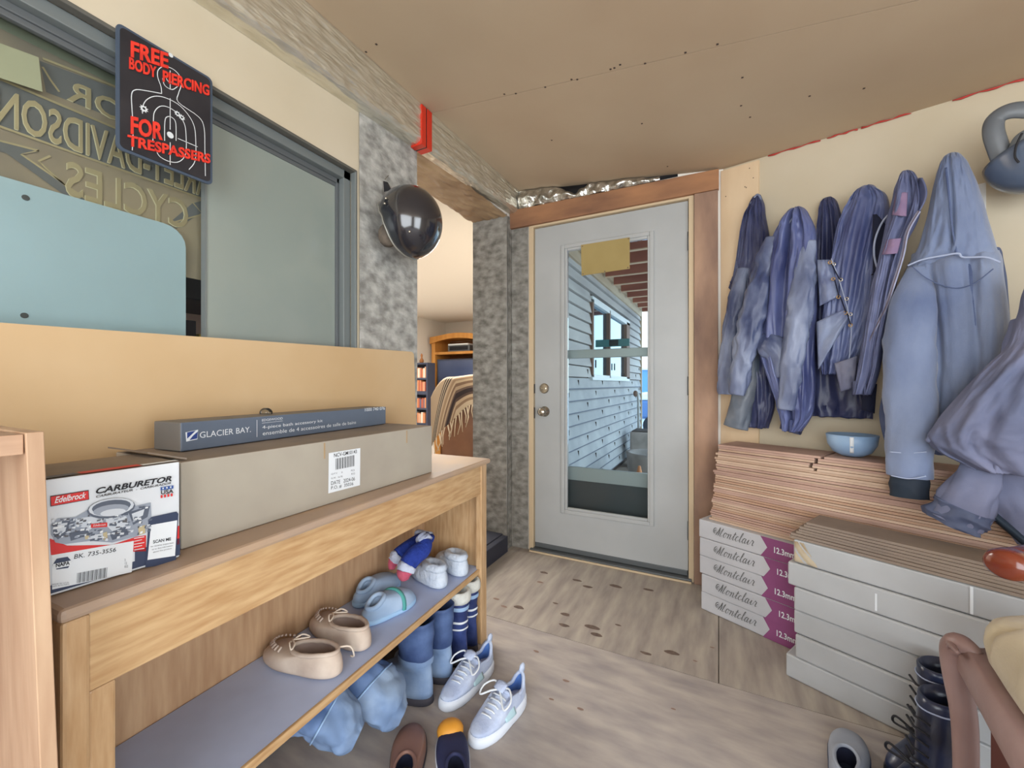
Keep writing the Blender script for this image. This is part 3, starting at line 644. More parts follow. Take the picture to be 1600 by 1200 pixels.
# slim grey bath kit carton on top of it
ZT = BZ + 0.166
G0 = onz(282, 706, ZT); G1 = onx(603, 660, -1.075); G1 = V((G1.x, G1.y, ZT))
t = thing('bath_kit_box', 'slim blue grey bath accessory box lying on top of the brown carton', 'box', (G0 + G1) / 2)
M_SLATE = mat('slate_print', (102, 112, 128), (92, 102, 118), rough=0.5, scale=4); M_SLATE2 = mat('grey_print', (122, 118, 114), (108, 106, 104), rough=0.55, scale=5)
q, L, u, n = carton(t, G0, G1, 0.095, 0.062, M_SLATE, M_SLATE2, M_SLATE2)
T = Print(q(0, -0.0006, ZT), u, (0, 0, 1))
T.ppoly(zz((232, 252), (298, 238), (294, 288), (236, 300)), M_PAPER, 1); T.ppoly(zz((240, 252), (285, 243), (240, 285)), mat('bay_blue', (46, 66, 130), rough=0.5), 2); T.ppoly(zz((296, 247), (292, 284), (252, 292), (272, 268)), MATS['bay_blue'], 2)
T.ptext('GLACIER BAY.', zz((306, 282)), zz((572, 250)), zz((306, 250)), M_PAPER, 2)
T.pline(zz((604, 187), (604, 276)), 0.0012, M_PAPER, 2)
T.ptext('EDGEWOOD', zz((630, 195)), zz((738, 184)), zz((630, 183)), M_PAPER, 2); T.pline(zz((630, 204), (738, 192)), 0.0008, M_PAPER, 2)
T.ptext('4-piece bath accessory kit', zz((632, 239)), zz((946, 202)), zz((632, 217)), M_PAPER, 2)
T.ptext('ensemble de 4 accessoires de salle de bains', zz((634, 268)), zz((1120, 207)), zz((634, 247)), M_PAPER, 2)
T.ptext('1000 740 076', zz((1166, 143)), zz((1270, 134)), zz((1166, 125)), M_PAPER, 2, bold=0.01)
obj('label', T, parent=t, recalc=False)
b = B(); b.ball(q(0.24, 0.06, ZT + 0.066), 0.02, 0.014, 0.014, glass('clear_tape', (225, 228, 230), 0.3, 0.1)); obj('tape_tuft', b, parent=t, smooth=True)
# printed carburetor box
C1 = onz(281, 872, BZ); C0 = C1 + (onz(82, 933, BZ) - C1) * 1.06
t = thing('carburetor_box', 'white and red carburetor box with engine part picture beside the bookcase', 'box', (C0 + C1) / 2)
M_BOXW = mat('white_card', (222, 226, 230), (210, 214, 220), rough=0.45, scale=4)
q, L, u, n = carton(t, C0 + UP * 0.002, C1 + UP * 0.002, 0.17, 0.170, M_BOXW, M_CDUST)
T = Print(q(0, -0.0006, BZ + 0.006), u, (0, 0, 1)); z5 = zc(0, 660, 4)
T.poly([(0, 0), (L, 0), (L, 0.012), (0, 0.012)], M_NAVY, 1); T.poly([(L * 0.62, 0.012), (L, 0.012), (L, 0.03), (L * 0.62, 0.03)], M_NAVY, 1)
T.ppoly(z5((310, 725), (420, 770), (700, 765), (850, 715), (912, 705), (912, 805), (318, 828)), M_REDINK, 1)
T.ppoly(z5((1105, 650), (1120, 645), (1120, 760), (1105, 765)), M_REDINK, 1)
T.ppoly(z5((320, 830), (835, 740), (822, 935), (325, 1044)), M_PAPER, 2)
M_T1 = mat('steel_light', (204, 210, 218), rough=0.4); M_T2 = mat('steel_mid', (150, 158, 172), rough=0.4); M_T3 = mat('steel_dark', (88, 96, 112), rough=0.4); M_T4 = mat('brass_tone', (190, 176, 140), rough=0.4)
for pts, m, l in (([(315, 640), (360, 600), (470, 590), (560, 540), (760, 540), (940, 500), (945, 580), (910, 690), (840, 715), (700, 750), (560, 740), (400, 760), (345, 750), (318, 700)], M_T2, 3),
                  ([(330, 650), (370, 615), (440, 605), (420, 690), (360, 730), (330, 700)], M_T3, 4), ([(350, 660), (380, 630), (420, 625), (405, 680), (365, 705)], M_T1, 5),
                  ([(470, 600), (640, 580), (640, 640), (560, 660), (470, 650)], M_T1, 4), ([(660, 590), (780, 560), (800, 640), (700, 680), (660, 640)], M_T1, 4),
                  ([(430, 690), (540, 660), (560, 700), (440, 740)], M_T3, 4), ([(680, 690), (790, 650), (800, 700), (700, 735)], M_T3, 4), ([(800, 560), (935, 520), (920, 590), (830, 640)], M_T3, 4),
                  ([(820, 570), (900, 540), (890, 580), (830, 610)], M_T1, 5), ([(860, 650), (905, 640), (905, 690), (865, 705)], M_T4, 5), ([(560, 705), (640, 690), (640, 730), (570, 740)], M_T1, 5), ([(640, 690), (665, 680), (670, 730), (645, 735)], M_T4, 6), ([(525, 700), (550, 690), (555, 725), (530, 730)], M_T4, 6)):
    T.ppoly(z5(*pts), m, l)
rc_ = random.Random(21)
for k in range(210):
    x = rc_.uniform(325, 935); lo_y = 745 - abs(x - 600) * .10 - (x > 700) * (x - 700) * .10; hi_y = 590 - (x > 480) * min(60, (x - 480) * .3) - (x > 850) * 25
    y = rc_.uniform(hi_y + 12, lo_y - 8); w_ = rc_.uniform(3, 15); h_ = rc_.uniform(2, 8); m_ = rc_.choice((M_T1, M_T1, M_T3, M_T3, M_T2, MATS['white_print'], M_INKG)); a_ = rc_.uniform(-.5, .3)
    T.ppoly(z5(*[(x + w_ * ca_ - h_ * sa_ * .3, y + h_ * sa_ - w_ * ca_ * (.15 + a_ * .4)) for ca_, sa_ in ((-1, -1), (1, -1), (1, 1), (-1, 1))][::-1]), m_, 6 + k * .02)
def ell(cx, cy, rx, ry, m, l, sl=-0.12):
    T.ppoly(z5(*[(cx + rx * math.cos(a * 0.35), cy + ry * math.sin(a * 0.35) + sl * rx * math.cos(a * 0.35)) for a in range(18)]), m, l)
ell(690, 535, 150, 62, M_T3, 9); ell(690, 528, 142, 54, M_T1, 9.5); ell(690, 525, 122, 42, M_T3, 10); ell(688, 545, 112, 34, M_T2, 10.5); ell(700, 560, 80, 22, M_T1, 11)
T.ppoly(z5((562, 632), (664, 622), (664, 650), (562, 656)), M_REDINK, 11); T.ptext('Edelbrock', z5((575, 648)), z5((655, 640)), z5((575, 636)), M_PAPER, 12.5, shear=0.3)
T.ppoly(z5((312, 460), (553, 422), (556, 482), (314, 526)), M_INK, 3); T.ppoly(z5((316, 464), (549, 427), (552, 479), (318, 521)), M_REDINK, 4); T.ptext('Edelbrock', z5((338, 505)), z5((535, 470)), z5((338, 466)), M_PAPER, 6, shear=0.35, bold=0.015)
T.ptext('CARBURETOR', z5((596, 448)), z5((1070, 366)), z5((604, 408)), M_INK, 6, shear=0.25, bold=0.03)
T.ptext('CARBURATEUR  -  CARBURADOR', z5((598, 470)), z5((1066, 384)), z5((600, 455)), M_INK, 6, shear=0.25, bold=0.015)
T.ptext('USA', z5((1002, 450)), z5((1080, 440)), z5((1002, 424)), M_INK, 7, bold=0.02); T.ppoly(z5((1000, 405), (1080, 392), (1080, 412), (1000, 424)), mat('flag_blue', (52, 84, 150), rough=0.5), 6)
for k in range(4): T.ppoly(z5((1000 + k * 21, 472 - k * 3.4), (1012 + k * 21, 470 - k * 3.4), (1012 + k * 21, 452 - k * 3.4), (1000 + k * 21, 454 - k * 3.4)), M_REDINK, 7)
for k in range(3): T.ppoly(z5((1010 + k * 24, 416 - k * 4), (1018 + k * 24, 415 - k * 4), (1018 + k * 24, 405 - k * 4), (1010 + k * 24, 406 - k * 4)), M_PAPER, 8)
T.ppoly(z5((926, 606), (944, 590), (1100, 556), (1112, 570), (1095, 880), (905, 905)), M_NAVY, 5); T.ppoly(z5((940, 640), (1104, 610), (1090, 832), (918, 858)), M_PAPER, 6)
T.ptext('SCAN ME', z5((952, 755)), z5((1064, 735)), z5((952, 735)), M_INK, 8, bold=0.02)
for k, s_ in enumerate(('to receive important', 'up to date information', 'about this product')): T.ptext(s_, z5((936 + k * 8, 782 + k * 17)), z5((1080 - k * 6, 757 + k * 17)), z5((936 + k * 8, 770 + k * 17)), M_INKG, 8)
for k in range(5): T.pline(z5((836, 725 + k * 18), (900 - (k % 2) * 14, 714 + k * 18)), 0.0011, M_PAPER, 3)
T.ptext('BK. 735-3556', z5((460, 852)), z5((722, 806)), z5((463, 824)), M_INK, 5, shear=0.15)
T.ppoly(z5((326, 890), (352, 850), (420, 838), (448, 868), (424, 908), (352, 918)), M_NAVY, 4); T.ppoly(z5((328, 884), (446, 860), (446, 892), (330, 915)), M_PAPER, 5); T.ptext('NAPA', z5((345, 904)), z5((432, 886)), z5((345, 880)), M_INK, 8, bold=0.03)
for k in range(30):
    a = 476 + k * 6.4; w = 1.6 + 2.6 * ((k * 5) % 4) / 3; yb = 1004 - (a - 476) * 0.19; T.ppoly(z5((a, yb), (a + w, yb - 0.4), (a + w + 4, yb - 64), (a + 4, yb - 63.6)), M_INK, 4)
for k in range(2): T.ptext(('MADE IN U.S.A.', 'NAPA AUTO PARTS')[k], z5((322, 1016 + k * 12)), z5((430, 1001 + k * 12)), z5((322, 1008 + k * 12)), M_INKG, 4)
T.ptext('2\n12\n852', z5((776, 908)), z5((798, 904)), z5((776, 852)), M_INKG, 4)
obj('printed_face', T, parent=t, recalc=False, label='printed front with red band and engine part')
T = Print(q(0, 0.0, BZ + 0.1735), u, n); T.rect(0, 0, L * 0.22, 0.02, M_NAVY); T.rect(L * 0.24, 0.0, L * 0.44, 0.022, M_REDINK); T.rect(L * 0.24 + L * 0.45, 0, L * 0.3, 0.015, M_PAPER)
obj('lid_print', T, parent=t, recalc=False)
# ---------------------------------------------------------------- black open face helmet on a nail
hc = ond(640, 348, 1.60)
hl = thing('open_face_helmet', 'glossy black open face motorcycle helmet hanging from a nail on grey wrap', 'helmet', hc)
M_HB = mat('gloss_black_shell', (30, 31, 38), (38, 38, 44), rough=0.16, spec=0.7, coat=0.6, scale=6); M_HT = mat('helmet_trim', (150, 148, 140), rough=0.35, metal=0.4); M_HLIN = mat('helmet_lining', (112, 100, 88), (84, 76, 70), rough=0.95, scale=30)
c_ = (RT * 0.80 - FW * 0.42 + UP * 0.06).normalized(); e1 = (UP - c_ * UP.dot(c_)).normalized(); e2 = e1.cross(c_)
if e2.dot(FW) > 0: e2 = -e2
def rim(az):
    a = math.degrees(az) % 360; a = a if a <= 180 else 360 - a
    ks = ((0, 126), (38, 128), (62, 122), (80, 112), (96, 102), (118, 98), (140, 97), (160, 94), (180, 92))
    for (a0, v0), (a1, v1) in zip(ks, ks[1:]):
        if a0 <= a <= a1: k = (a - a0) / (a1 - a0); k = k * k * (3 - 2 * k); return math.radians(v0 + (v1 - v0) * k)
def hp(az, ph, r): return hc + c_ * (r * math.cos(ph) * 1.02) + e1 * (r * math.sin(ph) * math.cos(az) * 1.10) + e2 * (r * math.sin(ph) * math.sin(az) * 0.96)
def shell(R0, f0, f1, m, N=48, K=16, r2=None):
    q_ = B(); rings = [[hp(2 * math.pi * i / N, 0.02 + (rim(2 * math.pi * i / N) * (f0 + (f1 - f0) * k / K) - 0.02), R0) for i in range(N)] for k in range(K + 1)]
    if r2: rings += [[hp(2 * math.pi * i / N, rim(2 * math.pi * i / N) * (f1 - 0.0), r2) for i in range(N)]]
    q_.loft(rings, m, (True, False)); return q_
obj('shell', shell(0.127, 0.02, 1.0, M_HB, r2=0.118), parent=hl, smooth=True)
obj('lining', shell(0.115, 0.02, 0.985, M_HLIN), parent=hl, smooth=True)
b = B(); N = 64; b.tube([hp(2 * math.pi * i / N, rim(2 * math.pi * i / N), 0.1265) for i in range(N)], 0.0034, M_HT, 8, loop=True); obj('edge_trim', b, parent=hl, smooth=True)
for az_ in (128, 225):
    b = B(); b.ball(hp(math.radians(az_), math.radians(121), 0.10), 0.040, 0.036, 0.046, M_HLIN); obj('ear_pad', b, parent=hl, smooth=True)
for q_ in ((603, 310), (601, 318), (640, 362)):
    b = B(); o_ = ond(q_[0], q_[1], 1.5); d_ = hc - CAMP; rr_ = ray(*q_)
    bb_ = rr_.dot(CAMP - hc) / rr_.dot(rr_); cc_ = ((CAMP - hc).length_squared - 0.129 ** 2) / rr_.dot(rr_); dd = bb_ * bb_ - cc_
    o_ = CAMP + rr_ * (-bb_ - math.sqrt(max(dd, 0))); b.ball(o_, 0.005, m=M_CHROME, seg=10); obj('snap', b, parent=hl, smooth=True)
nl = onx(600, 282, XL); b = B(); b.tube([nl, ond(607, 274, 1.64)], 0.0016, M_CHROME, 6); tag(obj('nail', b), 'bent nail in the grey wrap above the black helmet', 'nail')
s_a, s_b, s_c, s_d = onx(599, 283, XL + 0.014), onx(605, 285, XL + 0.016), ond(611, 297, 1.60), ond(600, 300, 1.62)
b = B(); b.hexa([s_a, s_b, s_c, s_d], [p + V((0.003, 0, 0)) for p in (s_a, s_b, s_c, s_d)], M_INK); obj('chin_strap', b, parent=hl)
# black doorstep inside the doorway
b = B(); b.box((-1.50, DY0 + 0.005, 0.0), (XL - 0.012, DY1 - 0.02, 0.105), M_DARKW); b.box((XL - 0.012, DY0 + 0.005, 0.0), (XL + 0.03, DY1 - 0.03, 0.10), M_DARKW)
struct('trim_14', b, bevel=0.004)
# ================================================================== right side: jackets, stacks, chair
def wuv(px, py, n):
    p = onw(px, py, n); r = p - WO; return r.dot(WU), p.z
def sm(t): return t * t * (3 - 2 * t)
def garment(rows, n0, folds=(), seed=0.0, amp=1.0, N=110, per=10, m=None, rough_top=True, hem_open=True):
    """body of a hung garment. rows: (py, left px, right px, thickness); n0 = gap to the wall; folds: (u, depth, width, drift)"""
    b = B(); rows = cat_rom([tuple(float(v) for v in r) for r in rows], per); rings = []
    nr = len(rows)
    for k, (py, xl, xr, d) in enumerate(rows):
        nn = n0 + d * 0.6; v = k / (nr - 1)
        sL, z = wuv(xl, py, nn); sR, z2 = wuv(xr, py, nn); z = (z + z2) / 2; mid = (sL + sR) / 2; h = (sR - sL) / 2; ring = []
        for i in range(N):
            a = 2 * math.pi * i / N; cu = math.cos(a); su = math.sin(a)
            u = math.copysign(abs(cu) ** 0.8, cu); fr = math.copysign(abs(su) ** 0.7, su)
            n = n0 + d * (0.5 + 0.5 * fr)
            if su > 0:
                e = 0.0
                for fu, fd, fw, dr in folds:
                    c = fu + dr * v + 0.05 * nz3(v * 3, fu * 5, seed)
                    e += fd * math.exp(-((u - c) / fw) ** 2)
                wv = v + .35 * abs(u) + .12 * nz3(u * 2, v * 2, seed)
                e += amp * (0.013 * nz3(u * 3.4 + seed, v * 2.0, seed) + 0.010 * (.5 - abs(nz3(u * 4.5 + seed, wv * 5, seed + 3)) * 2) + 0.006 * (.5 - abs(nz3(u * 9, wv * 11, seed + 9)) * 2) + .002 * nz3(u * 22, v * 22, seed))
                n += e * min(1, v * 5 + 0.15) * sm(min(1, su * 2.0)); n = max(n, n0 + 0.002)
            sx = mid + h * u + 0.004 * amp * nz3(v * 9, u * 2, seed + 6) * (abs(u) > 0.8)
            ring.append(wp(sx, n, z + (0.006 * amp * nz3(u * 4, seed, 1) if k == nr - 1 else 0)))
        rings.append(ring)
    if hem_open:
        last = rings[-1]; c = sum(last, V((0, 0, 0))) / N
        rings.append([c + (p - c) * 0.93 + UP * 0.002 for p in last]); rings.append([c + (p - c) * 0.9 + UP * 0.05 for p in last])
    b.loft(rings, m); return b
def sleeve(pts, m=None, N=36, per=14, wr=0.10, seed=0.0, flat=0.75, wfreq=7.0, open_end=True):
    """pts: (px, py, gap to the wall, radius in px of the photograph)"""
    P = cat_rom([tuple(float(v) for v in p) for p in pts], per); C = []; Rr = []
    for px, py, n, r in P:
        p = onw(px, py, n); C.append(p); Rr.append(r / FPX * (p - CAMP).dot(FW))
    b = B(); rings = []; L = 0.0
    for i, p in enumerate(C):
        if i: L += (C[i] - C[i - 1]).length
        t = (C[min(i + 1, len(C) - 1)] - C[max(i - 1, 0)]).normalized()
        nn = (WN - t * WN.dot(t)).normalized(); bb = t.cross(nn); ring = []
        for q in range(N):
            a = 2 * math.pi * q / N
            ca, sa_ = math.cos(a), math.sin(a)
            w = 1 + wr * (.8 - 1.6 * abs(math.sin(L * math.pi * wfreq + 1.8 * math.sin(a + seed) + 2.4 * nz3(L * 7, a, seed))) + 1.5 * nz3(ca * 1.5 + seed, sa_ * 1.5, L * 9) + 1.1 * nz3(ca * 4 + seed, sa_ * 4, L * 22))
            ring.append(p + (nn * math.cos(a) * flat + bb * math.sin(a)) * Rr[i] * w)
        rings.append(ring)
    if open_end:
        last = rings[-1]; c = sum(last, V((0, 0, 0))) / N; t = (C[-2] - C[-1]).normalized()
        rings.append([c + (p - c) * 0.86 for p in last]); rings.append([c + (p - c) * 0.8 + t * 0.05 for p in last])
    b.loft(rings, m); return b
def strip(pts, n, w, m, b=None, h=0.004):
    """ribbon on the front of a garment, pts (px, py)"""
    b = b or B(); P = [onw(p[0], p[1], n) for p in pts]; Q = cat_rom([tuple(p) for p in P], 6)
    b.tube(Q, w / 2, m, 6, flat=0.5, upv=WN); return b
LE = dict(rough=0.42, detail=9, lo=0.38, hi=0.68, spec=0.5)
M_J1 = mat('grey_blue_leather', (58, 68, 104), (148, 158, 184), scale=6, stretch=(1, 1, .45), bump=0.35, bscale=22, **LE)
M_J2 = mat('worn_navy_leather', (44, 52, 100), (112, 122, 168), scale=6, stretch=(1, 1, .4), bump=0.35, bscale=20, **LE)
M_J3 = mat('dark_navy_leather', (44, 48, 80), (66, 72, 108), scale=6, bump=0.3, bscale=20, **LE)
M_J4 = mat('blue_vest_leather', (46, 54, 104), (118, 130, 172), scale=5, stretch=(1, 1, .4), bump=0.3, bscale=18, **LE)
M_J4P = mat('pale_vest_leather', (132, 144, 174), (96, 106, 142), scale=9, bump=0.3, bscale=18, **LE)
M_J5 = mat('slate_nylon', (78, 84, 116), (110, 116, 148), rough=0.65, scale=5, bump=0.15, bscale=30)
M_J6 = mat('grey_canvas', (80, 94, 130), (134, 146, 172), rough=0.95, scale=5, stretch=(1, 1, .5), detail=12, lo=0.3, hi=0.7, bump=0.12, bscale=160, sheen=0.3)
M_J6D = mat('dark_canvas', (70, 82, 116), (92, 104, 136), rough=0.95, scale=8, bump=0.12, bscale=150)
M_J7 = mat('dusk_nylon', (92, 98, 124), (116, 118, 142), rough=0.75, scale=5, bump=0.12, bscale=60)
M_J7D = mat('lining_dark', (38, 52, 66), (30, 40, 54), rough=0.7, scale=6)
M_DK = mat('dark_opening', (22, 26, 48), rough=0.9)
M_PIPE = mat('pale_seam', (160, 170, 196), rough=0.7); M_SNAP = mat('metal_snap', (214, 208, 196), rough=0.25, metal=0.9); M_BRASS = mat('brass_zip', (196, 160, 108), rough=0.35, metal=0.7)
M_RUST = mat('rusty_patch', (136, 112, 138), (118, 100, 132), rough=0.9, scale=12)
GRP = 'jackets hung along the right wall'
def hung(name, label, cat, px, py, n): return thing(name, label, cat, onw(px, py, n))
def beads(t, pts, n, r=0.0055, m=M_SNAP, name='snap'):
    for p in pts:
        b = B(); b.ball(onw(p[0], p[1], n), r, m=m, seg=10); obj(name, b, parent=t, smooth=True)
# -- leftmost leather jacket hung by its collar loop
t = hung('leather_jacket', 'narrow navy leather jacket hung by its neck on the bare board, leftmost', 'jacket', 1180, 306, 0.02)
obj('body', garment([(306, 1176, 1188, .02), (318, 1170, 1192, .035), (345, 1160, 1196, .05), (400, 1150, 1204, .055), (440, 1145, 1204, .05), (520, 1142, 1204, .055), (600, 1144, 1208, .055), (640, 1148, 1208, .05), (668, 1158, 1200, .04)], 0.016, [(-.2, .012, .14, 0), (.35, .014, .12, .1)], 1.0, 1.2, m=M_J3), parent=t, smooth=True)
obj('sleeve', sleeve([(1162, 420, .07, 9), (1150, 470, .09, 12), (1139, 540, .095, 12), (1135, 590, .095, 13), (1134, 616, .095, 11)], M_J1, seed=2), parent=t, smooth=True)
obj('sleeve', sleeve([(1180, 520, .06, 12), (1172, 570, .075, 15), (1160, 625, .085, 17), (1150, 668, .09, 17)], mat('olive_leather', (86, 96, 110), (116, 122, 132), scale=8, bump=0.3, bscale=20, **LE), seed=5, wr=.07), parent=t, smooth=True)
b = strip([(1178, 309), (1184, 304), (1189, 314), (1187, 340)], 0.045, 0.010, M_J1); b = strip([(1172, 318), (1180, 312), (1184, 330)], 0.046, 0.007, M_J1, b); obj('collar', b, parent=t, smooth=True)
b = B(); b.prism([onw(1141, 440, .05), onw(1152, 440, .05), onw(1150, 450, .05), onw(1143, 449, .05)], M_J3, WN * .006); b.prism([onw(1139, 450, .05), onw(1145, 432, .05), onw(1150, 434, .05), onw(1143, 454, .05)], M_J3, WN * .006); obj('strap', b, parent=t)
# -- worn leather jacket with snaps
t = hung('leather_jacket', 'worn navy leather jacket with snap front, second jacket from the door', 'jacket', 1243, 326, 0.03)
obj('body', garment([(325, 1234, 1251, .03), (334, 1224, 1260, .05), (352, 1213, 1268, .065), (380, 1203, 1274, .07), (430, 1192, 1276, .075), (500, 1186, 1274, .08), (560, 1190, 1272, .08), (620, 1210, 1272, .075), (652, 1218, 1266, .06), (674, 1222, 1250, .05)], 0.105, [(-.05, -.03, .13, -.1), (-.45, .016, .2, 0), (.3, .02, .2, .05), (.72, .012, .12, 0)], 4.0, 1.2, m=M_J2), parent=t, smooth=True)
obj('sleeve', sleeve([(1208, 372, .14, 13), (1192, 430, .165, 17), (1176, 490, .185, 19), (1161, 560, .19, 17), (1151, 616, .185, 13)], M_J1, seed=1, wr=.14), parent=t, smooth=True)
obj('sleeve', sleeve([(1260, 380, .15, 13), (1254, 450, .185, 17), (1243, 520, .20, 17), (1235, 590, .20, 15), (1228, 640, .20, 12)], M_J1, seed=8, wr=.12), parent=t, smooth=True)
b = strip([(1228, 358), (1240, 340), (1252, 352), (1246, 372)], 0.155, 0.008, M_J1); b = strip([(1222, 400), (1216, 460), (1206, 520)], 0.158, 0.006, M_J1, b); obj('collar', b, parent=t, smooth=True)
beads(t, [(1213, 466), (1207, 478), (1213, 503), (1202, 510)], 0.168, 0.0045)
b = sleeve([(1190, 530, .17, 13), (1204, 540, .18, 19), (1215, 556, .18, 14), (1220, 590, .18, 8)], M_J1, seed=3, wr=.1, open_end=False); obj('pocket_flap', b, parent=t, smooth=True)
b = B(); b.tube([onw(1224, 596, .175), onw(1219, 604, .18), onw(1224, 608, .18), onw(1229, 600, .175), onw(1224, 596, .175)], .004, M_PIPE, 6); obj('hanging_loop', b, parent=t, smooth=True)
# -- plain dark jacket behind
t = hung('leather_jacket', 'plain dark navy jacket mostly hidden behind the laced vest', 'jacket', 1292, 312, 0.02)
obj('body', garment([(309, 1286, 1299, .02), (320, 1280, 1308, .035), (360, 1275, 1318, .04), (430, 1268, 1330, .04), (540, 1256, 1350, .04), (620, 1250, 1362, .04), (652, 1256, 1364, .035)], 0.012, [(-.3, .012, .12, -.05), (.3, .01, .14, .1)], 7.0, .8, m=M_J3), parent=t, smooth=True)
obj('zipper', strip([(1250, 585), (1251, 610), (1249, 640)], .072, .006, M_PIPE), parent=t, smooth=True)
b = sleeve([(1266, 540, .04, 12), (1258, 600, .05, 13), (1244, 645, .06, 14), (1234, 674, .065, 14)], M_J3, seed=4); obj('sleeve', b, parent=t, smooth=True)
# -- laced vest
t = hung('laced_vest', 'blue leather vest with metal rings and lacing down its side', 'vest', 1352, 292, 0.03)
obj('body', garment([(291, 1344, 1361, .03), (298, 1334, 1370, .05), (315, 1322, 1386, .065), (345, 1308, 1388, .075), (400, 1298, 1376, .085), (460, 1288, 1366, .09), (520, 1283, 1354, .09), (560, 1281, 1342, .085), (585, 1286, 1326, .07)], 0.085, [(-.15, .016, .18, 0), (.35, -.02, .12, 0), (.05, .012, .1, .2)], 11.0, 1.2, m=M_J4), parent=t, smooth=True)
b = B(); 
def panel(b, pts, n0, n1, m, seed=0, nu=14, nv=16, amp=.008, rough=.0):
    """cloth quad given by its four corners in the photograph (bottom left, bottom right, top right, top left)"""
    bl, br, tr, tl = pts
    def f(u, v, back=0):
        x = (bl[0] * (1 - u) + br[0] * u) * (1 - v) + (tl[0] * (1 - u) + tr[0] * u) * v
        y = (bl[1] * (1 - u) + br[1] * u) * (1 - v) + (tl[1] * (1 - u) + tr[1] * u) * v
        return onw(x, y, n0 + (n1 - n0) * v + amp * (nz3(u * 3 + seed, v * 3) + .5 * nz3(u * 8, v * 8, seed)) + .012 * math.sin(math.pi * u) - back)
    b.grid(f, nu, nv, m); return b
panel(b, [(1281, 478), (1312, 462), (1298, 406), (1277, 406)], .195, .18, M_J4P, 1); panel(b, [(1279, 577), (1325, 498), (1322, 482), (1276, 503)], .205, .20, M_J4P, 4)
vp_ = obj('side_panel', b, parent=t, smooth=True, solid=.004)
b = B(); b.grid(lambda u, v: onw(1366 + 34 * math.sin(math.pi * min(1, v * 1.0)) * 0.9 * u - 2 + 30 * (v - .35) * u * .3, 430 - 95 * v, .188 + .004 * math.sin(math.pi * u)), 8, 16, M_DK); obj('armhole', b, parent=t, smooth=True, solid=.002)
b = strip([(1374, 428), (1366, 400), (1368, 372), (1382, 342), (1404, 326)], .196, .007, M_PIPE); b = strip([(1299, 404), (1312, 440), (1326, 490), (1330, 520), (1327, 560)], .206, .004, M_PIPE, b); obj('piping', b, parent=t, smooth=True)
for k, p in enumerate([(1297, 410), (1303, 413), (1302, 436), (1314, 437), (1310, 464), (1323, 467), (1321, 489), (1329, 491), (1329, 508)]):
    b = B(); c = onw(p[0], p[1], .206); b.tube([c + WU * (.0055 * math.cos(a * .6283)) + UP * (.0055 * math.sin(a * .6283)) for a in range(10)], .0018, M_SNAP if k % 2 else M_BRASS, 6, loop=True); obj('ring', b, parent=vp_, smooth=True)
b = B(); 
for p, q in zip([(1299, 412), (1304, 437), (1313, 464), (1324, 490)], [(1312, 437), (1311, 463), (1322, 488), (1329, 507)]): b.tube([onw(*p, .208), onw(*q, .208)], .002, M_DK, 5)
obj('lacing', b, parent=t)
b = panel(B(), [(1314, 612), (1334, 606), (1340, 556), (1304, 568)], .205, .20, mat('grey_flap', (108, 112, 138), (126, 128, 148), rough=.6, scale=8), 5); obj('hem_flap', b, parent=t, smooth=True, solid=.004)
# -- nylon jacket with long zipper
t = hung('zip_jacket', 'slate nylon jacket with reddish patches and a long open zipper', 'jacket', 1414, 270, 0.03)
obj('body', garment([(268, 1408, 1421, .03), (275, 1404, 1430, .05), (300, 1394, 1438, .06), (340, 1385, 1436, .07), (390, 1375, 1412, .075), (450, 1362, 1398, .08), (520, 1350, 1384, .085), (580, 1340, 1372, .085), (617, 1332, 1360, .07)], 0.205, [(-.3, .012, .2, 0), (.35, -.022, .12, 0)], 15.0, .9, m=M_J5), parent=t, smooth=True)
b = strip([(1436, 330), (1418, 362), (1410, 400), (1396, 445), (1384, 480), (1364, 520), (1350, 552)], .284, .012, mat('zip_tape', (150, 152, 176), rough=.7)); zp_ = obj('zipper', b, parent=t, smooth=True)
b = strip([(1436, 330), (1418, 362), (1410, 400), (1396, 445), (1384, 480), (1364, 520), (1350, 552)], .291, .0035, mat('zip_teeth', (96, 84, 92), rough=.5)); obj('zipper_teeth', b, parent=zp_, smooth=True)
b = B(); b.ball(onw(1353, 566, .282), .006, m=M_SNAP); b.box((-.002, -.002, -.03), (.002, .002, 0), M_SNAP, Matrix.Translation(onw(1352, 568, .282))); obj('zipper_pull', b, parent=zp_)
b = panel(B(), [(1394, 336), (1416, 338), (1418, 300), (1400, 302)], .284, .262, M_RUST, 2, amp=.002); obj('patch', b, parent=t, smooth=True, solid=.002); b = panel(B(), [(1378, 398), (1402, 396), (1408, 372), (1386, 374)], .292, .288, M_RUST, 6, amp=.002); obj('patch', b, parent=t, smooth=True, solid=.002)
b = B(); b.grid(lambda u, v: onw(1436 + 12 * u * math.sin(2.8 * v), 330 - 52 * v, .25 + .02 * u), 6, 12, M_J5); obj('collar', b, parent=t, smooth=True, solid=.004)
b = panel(B(), [(1346, 640), (1366, 646), (1370, 600), (1350, 600)], .16, .16, M_DK, 1, amp=.004); obj('inner_lining', b, parent=t, smooth=True, solid=.003)
